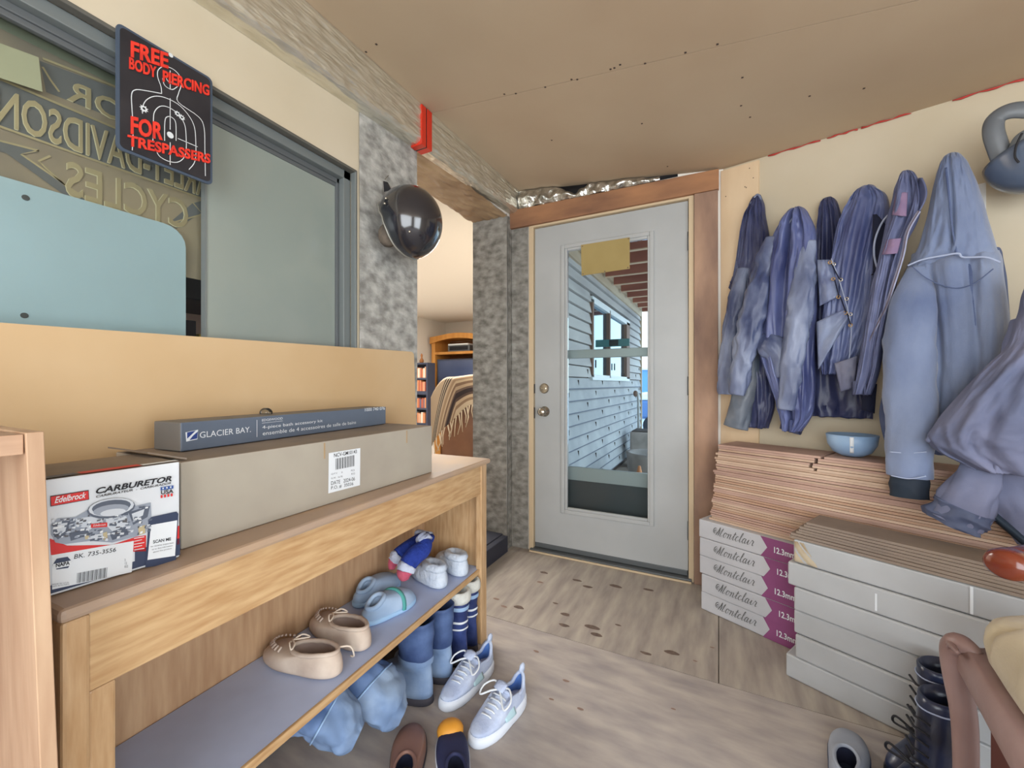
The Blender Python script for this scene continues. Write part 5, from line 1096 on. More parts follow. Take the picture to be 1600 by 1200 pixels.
# ================================================================== outside, seen through the glass door
SXX = -1.2; SY0, SY1 = 2.56, 7.2
b = B(); M_SID = mat('weathered_siding', (196, 190, 186), (176, 170, 168), rough=.8, scale=4, stretch=(1, .3, 1)); M_SIDL = mat('old_white_shingles', (190, 188, 188), (170, 168, 170), rough=.85, scale=3)
wy0, wy1, wz0, wz1 = onx(922, 520, SXX).y, onx(981, 560, SXX).y, 1.13, 1.95
k = 0; z = 0.0
while z < 2.26:
    h = .112
    for y0_, y1_ in (((SY0, wy0), (wy1, SY1)) if wz0 - h * .6 < z < wz1 - h * .4 else ((SY0, SY1),)):
        b.hexa([V((SXX - .03, y0_, z + .008)), V((SXX - .03, y1_, z + .008)), V((SXX + .020, y1_, z + .008)), V((SXX + .020, y0_, z + .008))], [V((SXX - .03, y0_, z + h)), V((SXX - .03, y1_, z + h)), V((SXX - .006, y1_, z + h)), V((SXX - .006, y0_, z + h))], M_SID if z > 1.1 else M_SIDL)
    if z < 1.3:
        for q in range(5):
            yy = SY0 + .3 + q * .9 + (k % 3) * .31; b.box((SXX - .002, yy, z + .004), (SXX + .0125, yy + .004, z + .09), M_SEAM)
    if z < 1.1: b.box((SXX + .016, SY0, z + .002), (SXX + .0212, SY1, z + .013), mat('lap_shadow_edge', (120, 122, 134), rough=.9))  # dark strips painted in as shadow lines under the lower laps
    z += h; k += 1
b.box((SXX - .05, SY0, -.08), (SXX - .028, SY1, 2.26), M_SEAM); struct('wall_exterior', b)
b = B(); b.box((SXX - .02, SY0, 2.20), (SXX + .03, SY1, 2.30), mat('weathered_beam', (206, 188, 164), (184, 160, 134), rough=.85, scale=5, stretch=(1, .2, 1))); b.box((SXX - .02, SY0, 2.30), (SXX + .06, SY1, 2.42), MATS['weathered_beam']); b.box((SXX - .03, SY1, 0), (SXX + .03, SY1 + .05, 2.42), MATS['weathered_beam']); struct('trim_15', b, bevel=.003)
w3 = bpy.data.objects.new('window_2', None); COL.objects.link(w3); w3['kind'] = 'structure'
M_BRF = mat('brown_window_frame', (134, 106, 92), rough=.7)
b = B()
for a0, a1, c0, c1 in ((wy0, wy1, wz0 - .03, wz0 + .03), (wy0, wy1, wz1 - .04, wz1 + .03), (wy0, wy0 + .05, wz0, wz1), (wy1 - .22, wy1, wz0, wz1), ((wy0 + wy1) / 2 - .25, (wy0 + wy1) / 2 - .2, wz0, wz1)): b.box((SXX - .02, a0, c0), (SXX + .03, a1, c1), M_BRF if a1 - a0 < .5 else M_WHITE)
obj('frame', b, parent=w3, bevel=.004)
b = B(); b.box((SXX - .016, wy0 + .05, wz0 + .03), (SXX - .012, wy1 - .22, wz1 - .04)); obj('pane', b, mat('sky_reflecting_glass', (130, 156, 172), rough=.03, metal=.9), w3)
# roof joists of the covered deck
M_JO = mat('red_brown_joist', (186, 122, 104), (158, 100, 88), rough=.85, scale=5, stretch=(.3, 1, 1))
for k in range(11):
    y = 2.95 + k * .41; b = B(); b.box((SXX + .06, y, 2.27), (0.9, y + .045, 2.40), M_JO); b.box((SXX + .06, y - .001, 2.262), (0.9, y + .046, 2.27), mat('pale_joist_edge', (224, 190, 160), rough=.8)); struct('trim_%d' % (16 + k), b)
b = B(); b.box((SXX + .06, 2.56, 2.40), (0.9, 7.3, 2.43), mat('roof_boards', (134, 84, 76), (112, 72, 68), rough=.9, scale=4)); struct('roof', b)
b = B(); b.box((-1.25, 2.56, -.16), (2.5, 7.4, -.08), mat('deck_boards', (176, 158, 142), (150, 134, 122), rough=.9, scale=5, stretch=(1, .2, 1))); b.box((-30, 7.4, -.4), (30, 60, -.3), mat('snowy_yard', (214, 216, 222), (190, 190, 196), rough=.9, scale=.6)); struct('ground', b)
# things on the deck
p = ond(1003, 700, 5.6); bx = thing('planter_box', 'grey square stone planter at the far corner of the deck', 'planter', (p.x, p.y, -.08))
M_CON = mat('grey_concrete', (184, 172, 164), (160, 150, 144), rough=.9, scale=6)
zt1 = ond(1003, 674, 5.6).z; b = B(); b.box((p.x - .14, p.y - .12, -.079), (p.x + .3, p.y + .3, zt1), M_CON); obj('body', b, parent=bx, bevel=.02)
b = B(); b.box((p.x - .12, p.y - .1, zt1 - .002), (p.x + .28, p.y + .28, zt1 + .01), M_SEAM); obj('soil', b, parent=bx)
p = ond(1004, 725, 4.3); zt1 = ond(1004, 706, 4.3).z
b = B(); b.lathe([(.14, -.08), (.2, .0), (.22, zt1 - .05), (.23, zt1), (.18, zt1), (.16, zt1 - .05)], M_CON, 20, Matrix.Translation((p.x + .06, p.y, 0))); tag(obj('round_planter', b, smooth=True), 'low round stone pot on the deck in front of the square planter', 'planter')
rz = random.Random(9)
for k, (px, py, c, lab) in enumerate(((976, 728, (214, 218, 224), 'crumpled white rag on the deck boards by the house wall'), (998, 731, (150, 160, 172), 'grey crumpled rag on the deck beside the white one'))):
    p = ond(px, py, 4.0); b = B(); b.ball((0, 0, 0), .07, .06, .05, m=mat('rag_%s' % 'ab'[k], c, rough=.9))
    for v in b.bm.verts: v.co *= 1 + .35 * nz3(v.co.x * 22 + k, v.co.y * 22, v.co.z * 22); v.co += V((p.x, p.y, p.z - .02))
    zb_ = min(v.co.z for v in b.bm.verts)
    for v in b.bm.verts: v.co.z += -.08 - zb_
    tag(obj('rag', b, smooth=True), lab, 'rag')
p = ond(999, 722, 3.8); b = B(); b.lathe([(.04, -.08), (.045, .1), (.03, .22), (.012, .30)], mat('orange_plastic', (214, 142, 96), rough=.6), 14, Matrix.Translation((p.x, p.y, 0))); tag(obj('plastic_bottle', b, smooth=True), 'orange plastic bottle standing on the deck in front of the round pot', 'bottle')
b = B(); p = onx(993, 615, SXX + .075); b.tube([p, p + V((.03, 0, .02)), V((p.x + .04, p.y, p.z - .1)), V((p.x + .04, p.y + .05, -.07))], .018, mat('grey_pipe', (182, 180, 178), rough=.5), 8); fa = thing('water_pipe', 'thin grey pipe with tap running down the siding corner outside', 'pipe', (p.x, p.y, -.08)); obj('pipe', b, parent=fa, smooth=True)
b = B(); b.ball(p, .035, .035, .05, m=M_BRF); obj('tap', b, parent=fa, smooth=True)
# far yard
p = ond(1014, 600, 16); b = B(); zt1 = ond(1014, 578, 16).z; b.box((p.x - .45, p.y, -.3), (p.x + 2.5, p.y + 2.5, zt1), mat('blue_shed_wall', (110, 158, 208), rough=.7)); sh = thing('blue_shed', 'blue shed far out in the yard beyond the deck', 'shed', (p.x + 1, p.y + 1, -.3)); obj('walls', b, parent=sh); 
b = B(); b.box((p.x - .55, p.y - .1, zt1), (p.x + 2.6, p.y + 2.6, zt1 + .08), M_WHITE); obj('roof', b, parent=sh)
p = ond(1012, 640, 11); tr = thing('parked_truck', 'blue pickup parked in the yard in front of the shed', 'car', (p.x + .8, p.y + .8, -.3))
b = B(); b.box((p.x - .3, p.y, .12), (p.x + 2.2, p.y + 1.5, .62), mat('truck_paint', (86, 118, 168), rough=.3)); obj('body', b, parent=tr, bevel=.06)
b = B(); b.box((p.x - .28, p.y + .01, .62), (p.x + 1.2, p.y + 1.4, .82), M_WHITE); obj('cab', b, parent=tr, bevel=.05)
for yy in (0, 1.4):
    for xx in (.15, 1.7):
        b = B(); b.lathe([(.26, 0), (.26, .12)], M_INK, 18, Matrix.Translation((p.x + xx, p.y + yy, -.04)) @ Matrix.Rotation(math.pi / 2, 4, 'X')); obj('wheel', b, parent=tr)
# ================================================================== footwear and the chair
def outline(L, Wd, N=32, heel=.82, toe=1.08):
    """footprint, heel at -y, toe at +y"""
    p = []
    for i in range(N):
        a = 2 * math.pi * i / N; y = math.sin(a); x = math.cos(a)
        w = heel + (toe - heel) * sm((y + 1) / 2); w *= 1 - .10 * max(0, 1 - abs(y + .15) / .5)
        p.append((Wd / 2 * math.copysign(abs(x) ** .85, x) * w, L / 2 * math.copysign(abs(y) ** .95, y)))
    return p
def foot_thing(name, label, cat, heel_px, toe_px, zf, group=None, lift=.0):
    H = heel_px if isinstance(heel_px, Vector) else onz(heel_px[0], heel_px[1], zf); Tp = toe_px if isinstance(toe_px, Vector) else onz(toe_px[0], toe_px[1], zf); d = Tp - H
    t = thing(name, label, cat, V(((H.x + Tp.x) / 2, (H.y + Tp.y) / 2, zf + lift)), math.atan2(d.y, d.x) - math.pi / 2, group, world=False)
    return t, d.length
def slip(t, L, Wd, m, m_in, hs=.055, ht=.05, op0=-.42, op1=.12, opw=.62, wr=.0, seed=0., rimw=.008, rim_m=None, sole=None, puff=0.0):
    """low shoe: side wall, vamp with an opening, insole"""
    N = 40; o = outline(L, Wd, N); b = B()
    def zrim(y): q = (y / L + .5); return hs + (ht - hs) * sm(q)
    def opening(k, sc=1.0):
        a = 2 * math.pi * k / N; cy = (op0 + op1) / 2 * L; ry = (op1 - op0) / 2 * L
        return (Wd / 2 * opw * sc * math.cos(a) * (.9 + .1 * math.sin(a)), cy + ry * sc * math.sin(a))
    def ns(k, z, f=1.0): a = 2 * math.pi * k / N; return 1 + wr * f * (nz3(math.cos(a) * 4 + seed, math.sin(a) * 4, z * 30) + .6 * math.sin(a * 13 + seed))
    r = []
    r.append([V((x * .93, y * .95, .0)) for x, y in o]); r.append([V((x * 1.0, y * 1.0, .008)) for x, y in o])
    r.append([V((x * (1.03 + puff) * ns(k, .02, .4), y * (1.01 + puff * .5), .025)) for k, (x, y) in enumerate(o)])
    for f, g in ((.35, .72), (.7, .98)):
        ring = []
        for k, (x, y) in enumerate(o):
            ox, oy = opening(k); f2 = f ** 1.6; yy = y * (1 - f2) + oy * f2; xx = x * (1 - f2) + ox * f2
            ring.append(V((xx * ns(k, f), yy, .025 + (zrim(y) - .025) * g)))
        r.append(ring)
    r.append([V((opening(k)[0] * ns(k, 1, .6), opening(k)[1], zrim(o[k][1]) + .004)) for k in range(N)])
    b.loft(r, m, (True, False)); obj('upper', b, parent=t, smooth=True, sub=1)
    b = B(); r2 = [[V((opening(k)[0] * ns(k, 1, .6), opening(k)[1], zrim(o[k][1]) + .003)) for k in range(N)]]
    r2.append([V((opening(k, .93)[0], opening(k, .93)[1], zrim(o[k][1]) * .7)) for k in range(N)]); r2.append([V((opening(k, .95)[0], opening(k, .95)[1], .014)) for k in range(N)])
    b.loft(r2, m_in, (False, True)); obj('insole', b, parent=t, smooth=True)
    b = B(); b.tube([V((opening(k)[0] * ns(k, 1, .6), opening(k)[1], zrim(o[k][1]) + .004)) for k in range(N)], rimw, rim_m or m, 8, loop=True); obj('collar', b, parent=t, smooth=True)
    if sole:
        b = B(); b.loft([[V((x * 1.0, y * 1.0, 0)) for x, y in o], [V((x * 1.05, y * 1.03, .004)) for x, y in o], [V((x * 1.05, y * 1.03, .016)) for x, y in o]], sole); obj('sole', b, parent=t, smooth=True)
    return opening, zrim
SHT = SH + .0022
M_MOC = mat('beige_suede', (216, 200, 184), (180, 158, 144), rough=.9, scale=9, bump=.3, bscale=18); M_MOCIN = mat('moccasin_insole', (170, 150, 140), (150, 128, 118), rough=.9, scale=10); M_LACE = mat('rawhide_lace', (232, 216, 198), rough=.8)
GM = 'beige moccasins on the shoe shelf'
for lab, hp_, tp_, sd in (('beige moccasin at the front left of the shoe shelf, lace hanging over the edge', (546, 1051), (408, 1007), 1.), ('beige moccasin behind the other one, further right on the shoe shelf', (584, 1012), (486, 960), 4.)):
    t, L = foot_thing('moccasin', lab, 'shoe', hp_, tp_, SHT + .02, GM); t.location.z = SHT
    L = min(L, .255); op, zr_ = slip(t, L, .102, M_MOC, M_MOCIN, .058, .044, -.45, .12, .70, .06, sd, .006)
    b = B(); 
    for s_ in (1, -1): b.tube(cat_rom([(0, .16 * L, .055), (s_ * .02, .1 * L, .066), (s_ * .03, .03 * L, .058), (s_ * .012, .06 * L, .062), (0, .15 * L, .06)], 5), .0022, M_LACE, 5)
    obj('lace', b, parent=t, smooth=True)
    b = B()
    for k in range(13):
        a = math.pi * (k + .5) / 13; x = .036 * math.cos(a); y = L * (.16 + .26 * math.sin(a)); b.tube([V((x * 1.0, y, .046)), V((x * .72, y - .012 * math.sin(a), .054))], .003, M_MOC, 5)
    obj('toe_gathers', b, parent=t, smooth=True)
    if sd == 1.:
        b = B(); b.tube(cat_rom([(.02, -.4 * L, .06), (.046, -.46 * L, .05), (.066, -.44 * L, .012), (.07, -.38 * L, .005)], 6), .0024, M_LACE, 5); obj('loose_lace', b, parent=t, smooth=True)
# pale blue sandals strapped together
M_SL = mat('pale_blue_felt', (176, 196, 220), (146, 170, 200), rough=.9, scale=6, bump=.1, bscale=40); M_SLS = mat('light_blue_sole', (158, 192, 226), rough=.7); M_TEAL = mat('teal_band', (84, 164, 158), rough=.7)
for i_, (lab, hp_, tp_, rot) in enumerate((('pale blue slipper with teal band lying flat, middle of the shoe shelf', (566, 968), (644, 926), 0), ('pale blue slipper leaning on its mate against the back of the shoe shelf', (556, 940), (618, 902), 1))):
    t, L = foot_thing('felt_slipper', lab, 'shoe', hp_, tp_, SHT + .02, 'pale blue felt slippers'); t.location.z = SHT; L = min(max(L, .2), .26)
    slip(t, L, .10, M_SL, M_SL, .04, .062, -.40, -.12, .5, .05, 2. + i_, .008, None, M_SLS)
    if i_ == 0:
        b = B(); b.tube([V((.054 * math.cos(a), .02 + .006 * math.sin(2 * a), .012 + .056 * max(0, math.sin(a)))) for a in [k * math.pi / 14 for k in range(15)]], .008, M_TEAL, 6, flat=.35); obj('band', b, parent=t, smooth=True)
# knitted slippers
M_KB = mat('blue_knit', (42, 66, 158), (30, 50, 128), rough=.95, scale=30, stretch=(1, 1, 1), bump=.5, bscale=90); M_KW = mat('white_fluff', (206, 212, 228), (176, 184, 208), rough=1., scale=20, bump=.6, bscale=60); M_KR = mat('rose_knit', (212, 104, 124), (190, 84, 108), rough=.95, scale=30, bump=.4, bscale=90)
def sock(lab, pts, grp):
    P = [ond(x, y, d) for x, y, d, r in pts]; R_ = [r for *_, r in pts]
    t = thing('knitted_slipper', lab, 'slipper', P[0], group=grp)
    q = cat_rom([tuple(p) + (r,) for p, r in zip(P, R_)], 6); n = len(q); C = [V(a[:3]) for a in q]; rr = [a[3] for a in q]
    def seg(i0, i1, m, nm, k=1.0, wob=.0):
        b = B(); cc = C[i0:i1 + 1]; b.tube(cc, [x * k * (1 + wob * nz3(j * 1.7, 0, 0)) for j, x in enumerate(rr[i0:i1 + 1])], m, 16)
        if wob:
            for v in b.bm.verts: v.co += V((nz3(v.co.x * 90, v.co.y * 90, v.co.z * 90), nz3(v.co.y * 90, v.co.z * 80, 3), nz3(v.co.z * 90, 2, v.co.x * 90))) * .006
        obj(nm, b, parent=t, smooth=True)
    seg(0, int(n * .22), M_KR, 'toe_cap'); seg(int(n * .22), int(n * .34), M_KW, 'white_band', 1.06, .1); seg(int(n * .34), int(n * .82), M_KB, 'knit_body'); seg(int(n * .82), n - 1, M_KW, 'fluffy_cuff', 1.12, .15)
    return t
sock('blue knitted slipper with pink toe pointing at the shelf edge', [(633, 905, 1.42, .014), (632, 896, 1.42, .026), (637, 882, 1.43, .031), (648, 868, 1.45, .033), (660, 858, 1.48, .031), (664, 846, 1.50, .025), (656, 838, 1.51, .020)], 'blue knitted slippers on the shoe shelf')
sock('blue knitted slipper with white cuff, curled behind the pink-toed one', [(612, 890, 1.47, .010), (614, 880, 1.48, .018), (622, 868, 1.49, .026), (640, 855, 1.53, .028), (660, 842, 1.57, .024), (672, 840, 1.58, .018), (650, 832, 1.60, .012)], 'blue knitted slippers on the shoe shelf')
# fluffy white slippers
M_FL = mat('white_fleece', (214, 222, 232), (182, 194, 212), rough=1., scale=16, detail=8, bump=.8, bscale=50); M_FLI = mat('grey_fleece_inside', (164, 176, 194), rough=1., bump=.5, scale=40)
for lab, hp_, tp_ in (('fluffy white slipper beside the blue knitted ones on the shoe shelf', (692, 912), (654, 886), ), ('fluffy white slipper at the right end of the shoe shelf', (724, 893), (690, 870))):
    t, L = foot_thing('fleece_slipper', lab, 'slipper', hp_, tp_, SHT + .02, 'fluffy white slippers on the shoe shelf'); t.location.z = SHT
    slip(t, min(max(L, .2), .25), .10, M_FL, M_FLI, .066, .06, -.40, .08, .55, .03, 3., .016, M_FL, None, .04)
# boots
def boot(name, lab, cat, hp_, tp_, grp, H, m, ms, sole, Lmax=.29, Wd=.10, shaft=(.052, .06), cuff=None, bands=(), lean=(0, 0), slouch=.0, ztoe=.075, open_m=M_DK, N=36):
    t, L = foot_thing(name, lab, cat, hp_, tp_, 0.0, grp); L = min(max(L, .22), Lmax); o = outline(L, Wd, N); b = B(); r = []
    hy = -L / 2 + shaft[1] + .004
    b.loft([[V((x * .97, y * .98, 0)) for x, y in o], [V((x * 1.03, y * 1.02, .004)) for x, y in o], [V((x * 1.02, y * 1.01, .026)) for x, y in o]], sole); obj('sole', b, parent=t, smooth=True)
    b = B(); zs = [.024, .045, .062, ztoe, ztoe + .02]
    ex = [1.0, 1.0, .93, .74, .46]
    for z, e in zip(zs, ex):
        ring = []
        for x, y in o:
            k = sm(max(0, min(1, (z - .03) / (ztoe + .03)))); yy = y * (1 - k) + (hy + (y / (L / 2)) * shaft[1]) * k; yy = min(yy, L / 2 * e + (L / 2) * (e - 1) * .0) if y > 0 else yy
            ring.append(V((x * (1 - .3 * k) * (1.02 - .1 * (e < .8)), yy, z)))
        r.append(ring)
    nz_ = 14
    for j in range(1, nz_ + 1):
        v = j / nz_; z = ztoe + .02 + (H - ztoe - .02) * v; ring = []
        for q, (x, y) in enumerate(o):
            a = 2 * math.pi * q / N; w = 1 + slouch * math.sin(z * 2 * math.pi * 16 + 1.3 * math.sin(a) + 2 * nz3(z * 12, a, H)) + .05 * nz3(math.cos(a) * 2, math.sin(a) * 2, z * 14)
            sx = (shaft[0] * .85 + (shaft[0] * .2) * v) * w; sy = (shaft[1] * .95 + shaft[1] * .15 * v) * w
            ring.append(V((sx * math.cos(a) + lean[0] * v * v, hy + sy * math.sin(a) + lean[1] * v * v, z)))
        r.append(ring)
    # lower part and shaft as two parts
    b.loft(r[:7], ms, (True, False)); obj('foot', b, parent=t, smooth=True)
    b = B(); top = r[-1]; c = sum(top, V((0, 0, 0))) / N
    b.loft(r[6:] + [[c + (p - c) * .9 for p in top]] + [[c + (p - c) * .82 - UP * .05 for p in top]], m, (False, False)); obj('shaft', b, parent=t, smooth=True)
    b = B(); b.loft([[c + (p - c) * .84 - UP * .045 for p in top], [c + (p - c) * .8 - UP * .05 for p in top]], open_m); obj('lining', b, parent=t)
    if cuff:
        b = B(); ring = lambda k, dz: [c + (p - c) * k + UP * dz for p in top]
        b.loft([ring(1.02, -.035), ring(1.16, -.03), ring(1.2, -.01), ring(1.1, .012), ring(.85, .012), ring(.75, -.02)], cuff)
        obj('cuff', b, parent=t, smooth=True, sub=1)
    for z, w, mm in bands:
        k = max(6, min(len(r) - 2, 6 + int((z - ztoe) / (H - ztoe) * nz_))); base = r[k]; c2 = sum(base, V((0, 0, 0))) / N
        b = B(); b.loft([[c2 + (p - c2) * 1.03 + UP * (-w / 2) for p in base], [c2 + (p - c2) * 1.06 for p in base], [c2 + (p - c2) * 1.03 + UP * w / 2 for p in base]], mm, (False, False)); obj('band', b, parent=t, smooth=True)
    return t, L, r
M_BB = mat('dark_blue_suede', (44, 62, 104), (84, 106, 150), rough=.7, scale=9, detail=9, bump=.4, bscale=16); M_BL = mat('denim_blue_suede', (112, 136, 172), (150, 170, 196), rough=.75, scale=8, detail=9, bump=.4, bscale=14); M_SOL = mat('worn_sole', (60, 58, 66), rough=.8); M_NV = mat('navy_quilt', (34, 46, 92), (56, 72, 126), rough=.55, scale=14, bump=.4, bscale=24); M_CRE = mat('cream_fleece', (214, 214, 206), (190, 192, 188), rough=1., scale=20, bump=.6, bscale=50); M_STR = mat('pale_blue_strap', (150, 180, 214), rough=.6)
GB = 'tall blue suede boots under the shelf'
def bpv(s_, n_): p_ = bp(s_, n_, 0); return V((p_.x, p_.y, 0))
boot('suede_boot', 'tall blue suede boot, front one of the pair under the shelf', 'boot', bpv(LEN - .395, .015), bpv(LEN - .395, .27), GB, .272, M_BB, M_BL, M_SOL, .27, .105, (.05, .062), bands=((.11, .02, M_BL),), slouch=.03, ztoe=.085)
boot('suede_boot', 'tall blue suede boot standing behind its mate, under the shelf', 'boot', bpv(LEN - .285, .008), bpv(LEN - .285, .26), GB, .268, M_BB, M_BL, M_SOL, .27, .098, (.047, .058), slouch=.025, ztoe=.085)
GS = 'navy snow boots with fleece tops'
boot('snow_boot', 'navy snow boot with cream fleece top, nearer of the two under the shelf', 'boot', bpv(LEN - .192, .0), bpv(LEN - .192, .235), GS, .272, M_NV, M_NV, M_SOL, .235, .075, (.036, .046), cuff=M_CRE, bands=((.19, .014, M_STR), (.135, .008, M_PAPER), (.11, .006, M_PAPER)), slouch=.03)
boot('snow_boot', 'navy snow boot with cream fleece top, far one beside the bench leg', 'boot', bpv(LEN - .10, .01), bpv(LEN - .10, .245), GS, .272, M_NV, M_NV, M_SOL, .235, .075, (.036, .046), cuff=M_CRE, bands=((.19, .014, M_STR), (.135, .008, M_PAPER), (.11, .006, M_PAPER)), slouch=.03)
# slouched denim blue boots at the frame's bottom
def slouchy(lab, pts, grp, seed, foot):
    P = [ond(x, y, d) for x, y, d, r in pts]; q = cat_rom([tuple(p) + (a[3],) for p, a in zip(P, pts)], 16); C = [V(a[:3]) for a in q]; rr = [a[3] for a in q]
    t = thing('slouch_boot', lab, 'boot', V((P[0].x, P[0].y, 0)), group=grp); b = B(); rings = []; N = 44; Lc = 0
    for i, c in enumerate(C):
        if i: Lc += (C[i] - C[i - 1]).length
        tt_ = (C[min(i + 1, len(C) - 1)] - C[max(i - 1, 0)]).normalized(); a_ = (V((0, 0, 1)) - tt_ * tt_.z); a_ = a_.normalized() if a_.length > .05 else V((1, 0, 0)); bb = tt_.cross(a_)
        rings.append([c + (a_ * math.cos(2 * math.pi * k / N) * .8 + bb * math.sin(2 * math.pi * k / N)) * rr[i] * (1 + .10 * abs(math.sin(Lc * 42 + 2.6 * math.sin(2 * math.pi * k / N + seed) + 2 * nz3(k * .3, Lc * 12, seed))) + .26 * nz3(math.cos(2 * math.pi * k / N) * 1.6 + seed, math.sin(2 * math.pi * k / N) * 1.6, Lc * 10) + .10 * nz3(math.cos(2 * math.pi * k / N) * 4 + seed, math.sin(2 * math.pi * k / N) * 4, Lc * 30)) for k in range(N)])
    rings.append([C[-1] + (p - C[-1]) * .85 for p in rings[-1]]); rings.append([C[-1] + (p - C[-1]) * .75 + (C[-3] - C[-1]) for p in rings[-1]])
    k = int(len(C) * .45)
    b.loft(rings[:k + 1], M_BL, (True, False)); obj('foot', b, parent=t, smooth=True)
    b = B(); b.loft(rings[k:], mat('mid_blue_suede', (84, 112, 158), (128, 152, 190), rough=.75, scale=7, detail=9, bump=.45, bscale=14), (False, True)); obj('shaft', b, parent=t, smooth=True)
    b = B(); b.tube([p + (p - C[k]) * .02 for p in rings[k]], .0025, M_STR, 6, loop=True); obj('seam', b, parent=t, smooth=True)
    return t
GD = 'slouched denim blue boots'
slouchy('slouched denim blue boot toppled beside the tall pair, right one', [(628, 1118, 1.20, .03), (612, 1108, 1.20, .062), (592, 1086, 1.20, .074), (575, 1066, 1.21, .070), (560, 1050, 1.23, .062), (545, 1040, 1.26, .058), (534, 1036, 1.30, .056)], GD, 1., 0)
slouchy('slouched denim blue boot lying furthest left under the shelf', [(560, 1150, 1.06, .03), (545, 1142, 1.06, .055), (520, 1118, 1.06, .066), (490, 1105, 1.06, .064), (460, 1110, 1.06, .058), (432, 1128, 1.06, .055)], GD, 6., 0)
# white sneakers
M_SN = mat('white_mesh', (196, 206, 226), (172, 184, 212), rough=.8, scale=20, bump=.25, bscale=140); M_SNS = mat('white_rubber', (222, 228, 238), rough=.55); M_SNI = mat('blue_lining', (92, 136, 200), (66, 100, 168), rough=.85, scale=6); M_MINT = mat('mint_panel', (176, 204, 212), rough=.8)
GN = 'white running shoes'
for lab, hp_, tp_ in (('white running shoe with untied lace, left one on the floor under the bench end', (768, 1042), (690, 1112)), ('white running shoe with untied lace, right one on the open floor', (814, 1098), (742, 1164))):
    t, L = foot_thing('running_shoe', lab, 'shoe', hp_, tp_, 0.0, GN); L = min(max(L, .24), .285); Wd = .098; N = 40; o = outline(L, Wd, N, .80, 1.0)
    b = B(); b.loft([[V((x * .97, y * .98, 0.0)) for x, y in o], [V((x * 1.05, y * 1.02, .006)) for x, y in o], [V((x * 1.07, y * 1.02, .02 + .008 * (y < 0))) for x, y in o], [V((x * .98, y * .98, .03 + .01 * (y < 0))) for x, y in o]], M_SNS); obj('sole', b, parent=t, smooth=True)
    def prof(y):  # height of the upper along the shoe
        q = y / L + .5
        return .102 - .03 * sm(min(1, q / .12)) * (q < .5) if q < .22 else .078 + .02 * sm((q - .22) / .16) if q < .38 else .098 - .05 * sm((q - .38) / .5) if q < .88 else .048 - .012 * (q - .88) / .12
    def op(k): a = 2 * math.pi * k / N; return (Wd / 2 * .56 * math.cos(a), -.25 * L + .20 * L * math.sin(a))
    r = [[V((x * .98, y * .98, .022)) for x, y in o], [V((x * 1.0, y * .995, .04)) for x, y in o]]
    for f, g in ((.4, .62), (.72, .92), (1.0, 1.0)):
        ring = []
        for k, (x, y) in enumerate(o):
            ox, oy = op(k); f2 = f ** 1.7; yy = y * (1 - f2) + oy * f2; zz_ = prof(yy if f < 1 else oy)
            if f == 1.0: zz_ = .068 + .038 * max(0, (-.36 * L - oy) / (.1 * L)) + .03 * max(0, (oy + .16 * L) / (.11 * L))
            ring.append(V((x * (1 - f2) + ox * f2, yy, .035 + (zz_ - .035) * g if f < 1 else zz_)))
        r.append(ring)
    b = B(); b.loft(r, M_SN, (True, False)); obj('upper', b, parent=t, smooth=True, sub=1)
    b = B(); rim_ = r[-1]; c = sum(rim_, V((0, 0, 0))) / N; b.loft([rim_, [c + (p - c) * .9 - UP * .008 for p in rim_], [V((p.x * .95, p.y, .03)) for p in rim_]], M_SNI, (False, True)); obj('lining', b, parent=t, smooth=True)
    b = B(); b.tube(rim_, .006, M_SN, 8, loop=True); b.tube([V((0, -.455 * L, .105)), V((0, -.475 * L, .122)), V((0, -.485 * L, .128))], [.014, .012, .004], M_SN, 8, flat=.5); obj('collar', b, parent=t, smooth=True)
    b = B()
    for k in range(5):
        y = (.02 + .055 * k) * L; z = prof(y) + .003; b.tube([V((-.026, y - .006, z - .012)), V((-.012, y, z)), V((.012, y + .004, z)), V((.026, y - .002, z - .012))], .0024, M_PAPER, 6)
    for s_ in (1, -1): b.tube(cat_rom([(0, .0, .104), (s_ * .03, -.012, .112), (s_ * .056, .01, .098), (s_ * .05, .035, .085), (s_ * .02, .015, .1), (0, 0, .104)], 6), .003, M_PAPER, 6)
    lc_ = b
    b = B(); b.tube([V((0, .0, .1)), V((0, .02 * L, .106)), V((0, -.06 * L, .115)), V((0, -.09 * L, .116))], [.018, .02, .022, .012], M_SN, 10, flat=.3); tg_ = obj('tongue', b, parent=t, smooth=True); obj('lace', lc_, parent=tg_, smooth=True)
    for s_ in (1, -1):
        b = B(); b.grid(lambda u, v: V((s_ * (Wd * .5 - .003 - .012 * v + .002 * math.sin(u * 3)), (-.12 + .2 * u) * L, .035 + .022 * v)), 6, 4, M_MINT); obj('side_panel', b, parent=t, smooth=True, solid=.002)
# shoes cut by the bottom of the frame
t, L = foot_thing('toe_shoe', 'navy shoe with yellow toe at the bottom edge of the photo', 'shoe', (716, 1264), (704, 1162), 0.0)
slip(t, .26, .095, mat('navy_canvas', (52, 56, 92), (38, 42, 74), rough=.7, scale=9), M_DK, .06, .05, -.42, .0, .6, .02, 1., .005, None, M_SNS)
b = B(); b.ball((0, .26 * .40, .032), .04, .034, .03, m=mat('yellow_rubber', (232, 170, 70), (214, 146, 50), rough=.5, scale=9)); obj('toe_cap', b, parent=t, smooth=True)
t, L = foot_thing('leather_shoe', 'brown leather shoe toe at the bottom edge, left of the yellow toe', 'shoe', (628, 1256), (642, 1162), 0.0)
slip(t, .27, .10, mat('brown_shoe_leather', (146, 110, 96), (116, 84, 74), rough=.4, scale=5), M_DK, .06, .05, -.42, .0, .6, .02, 5., .005, None, M_SOL)
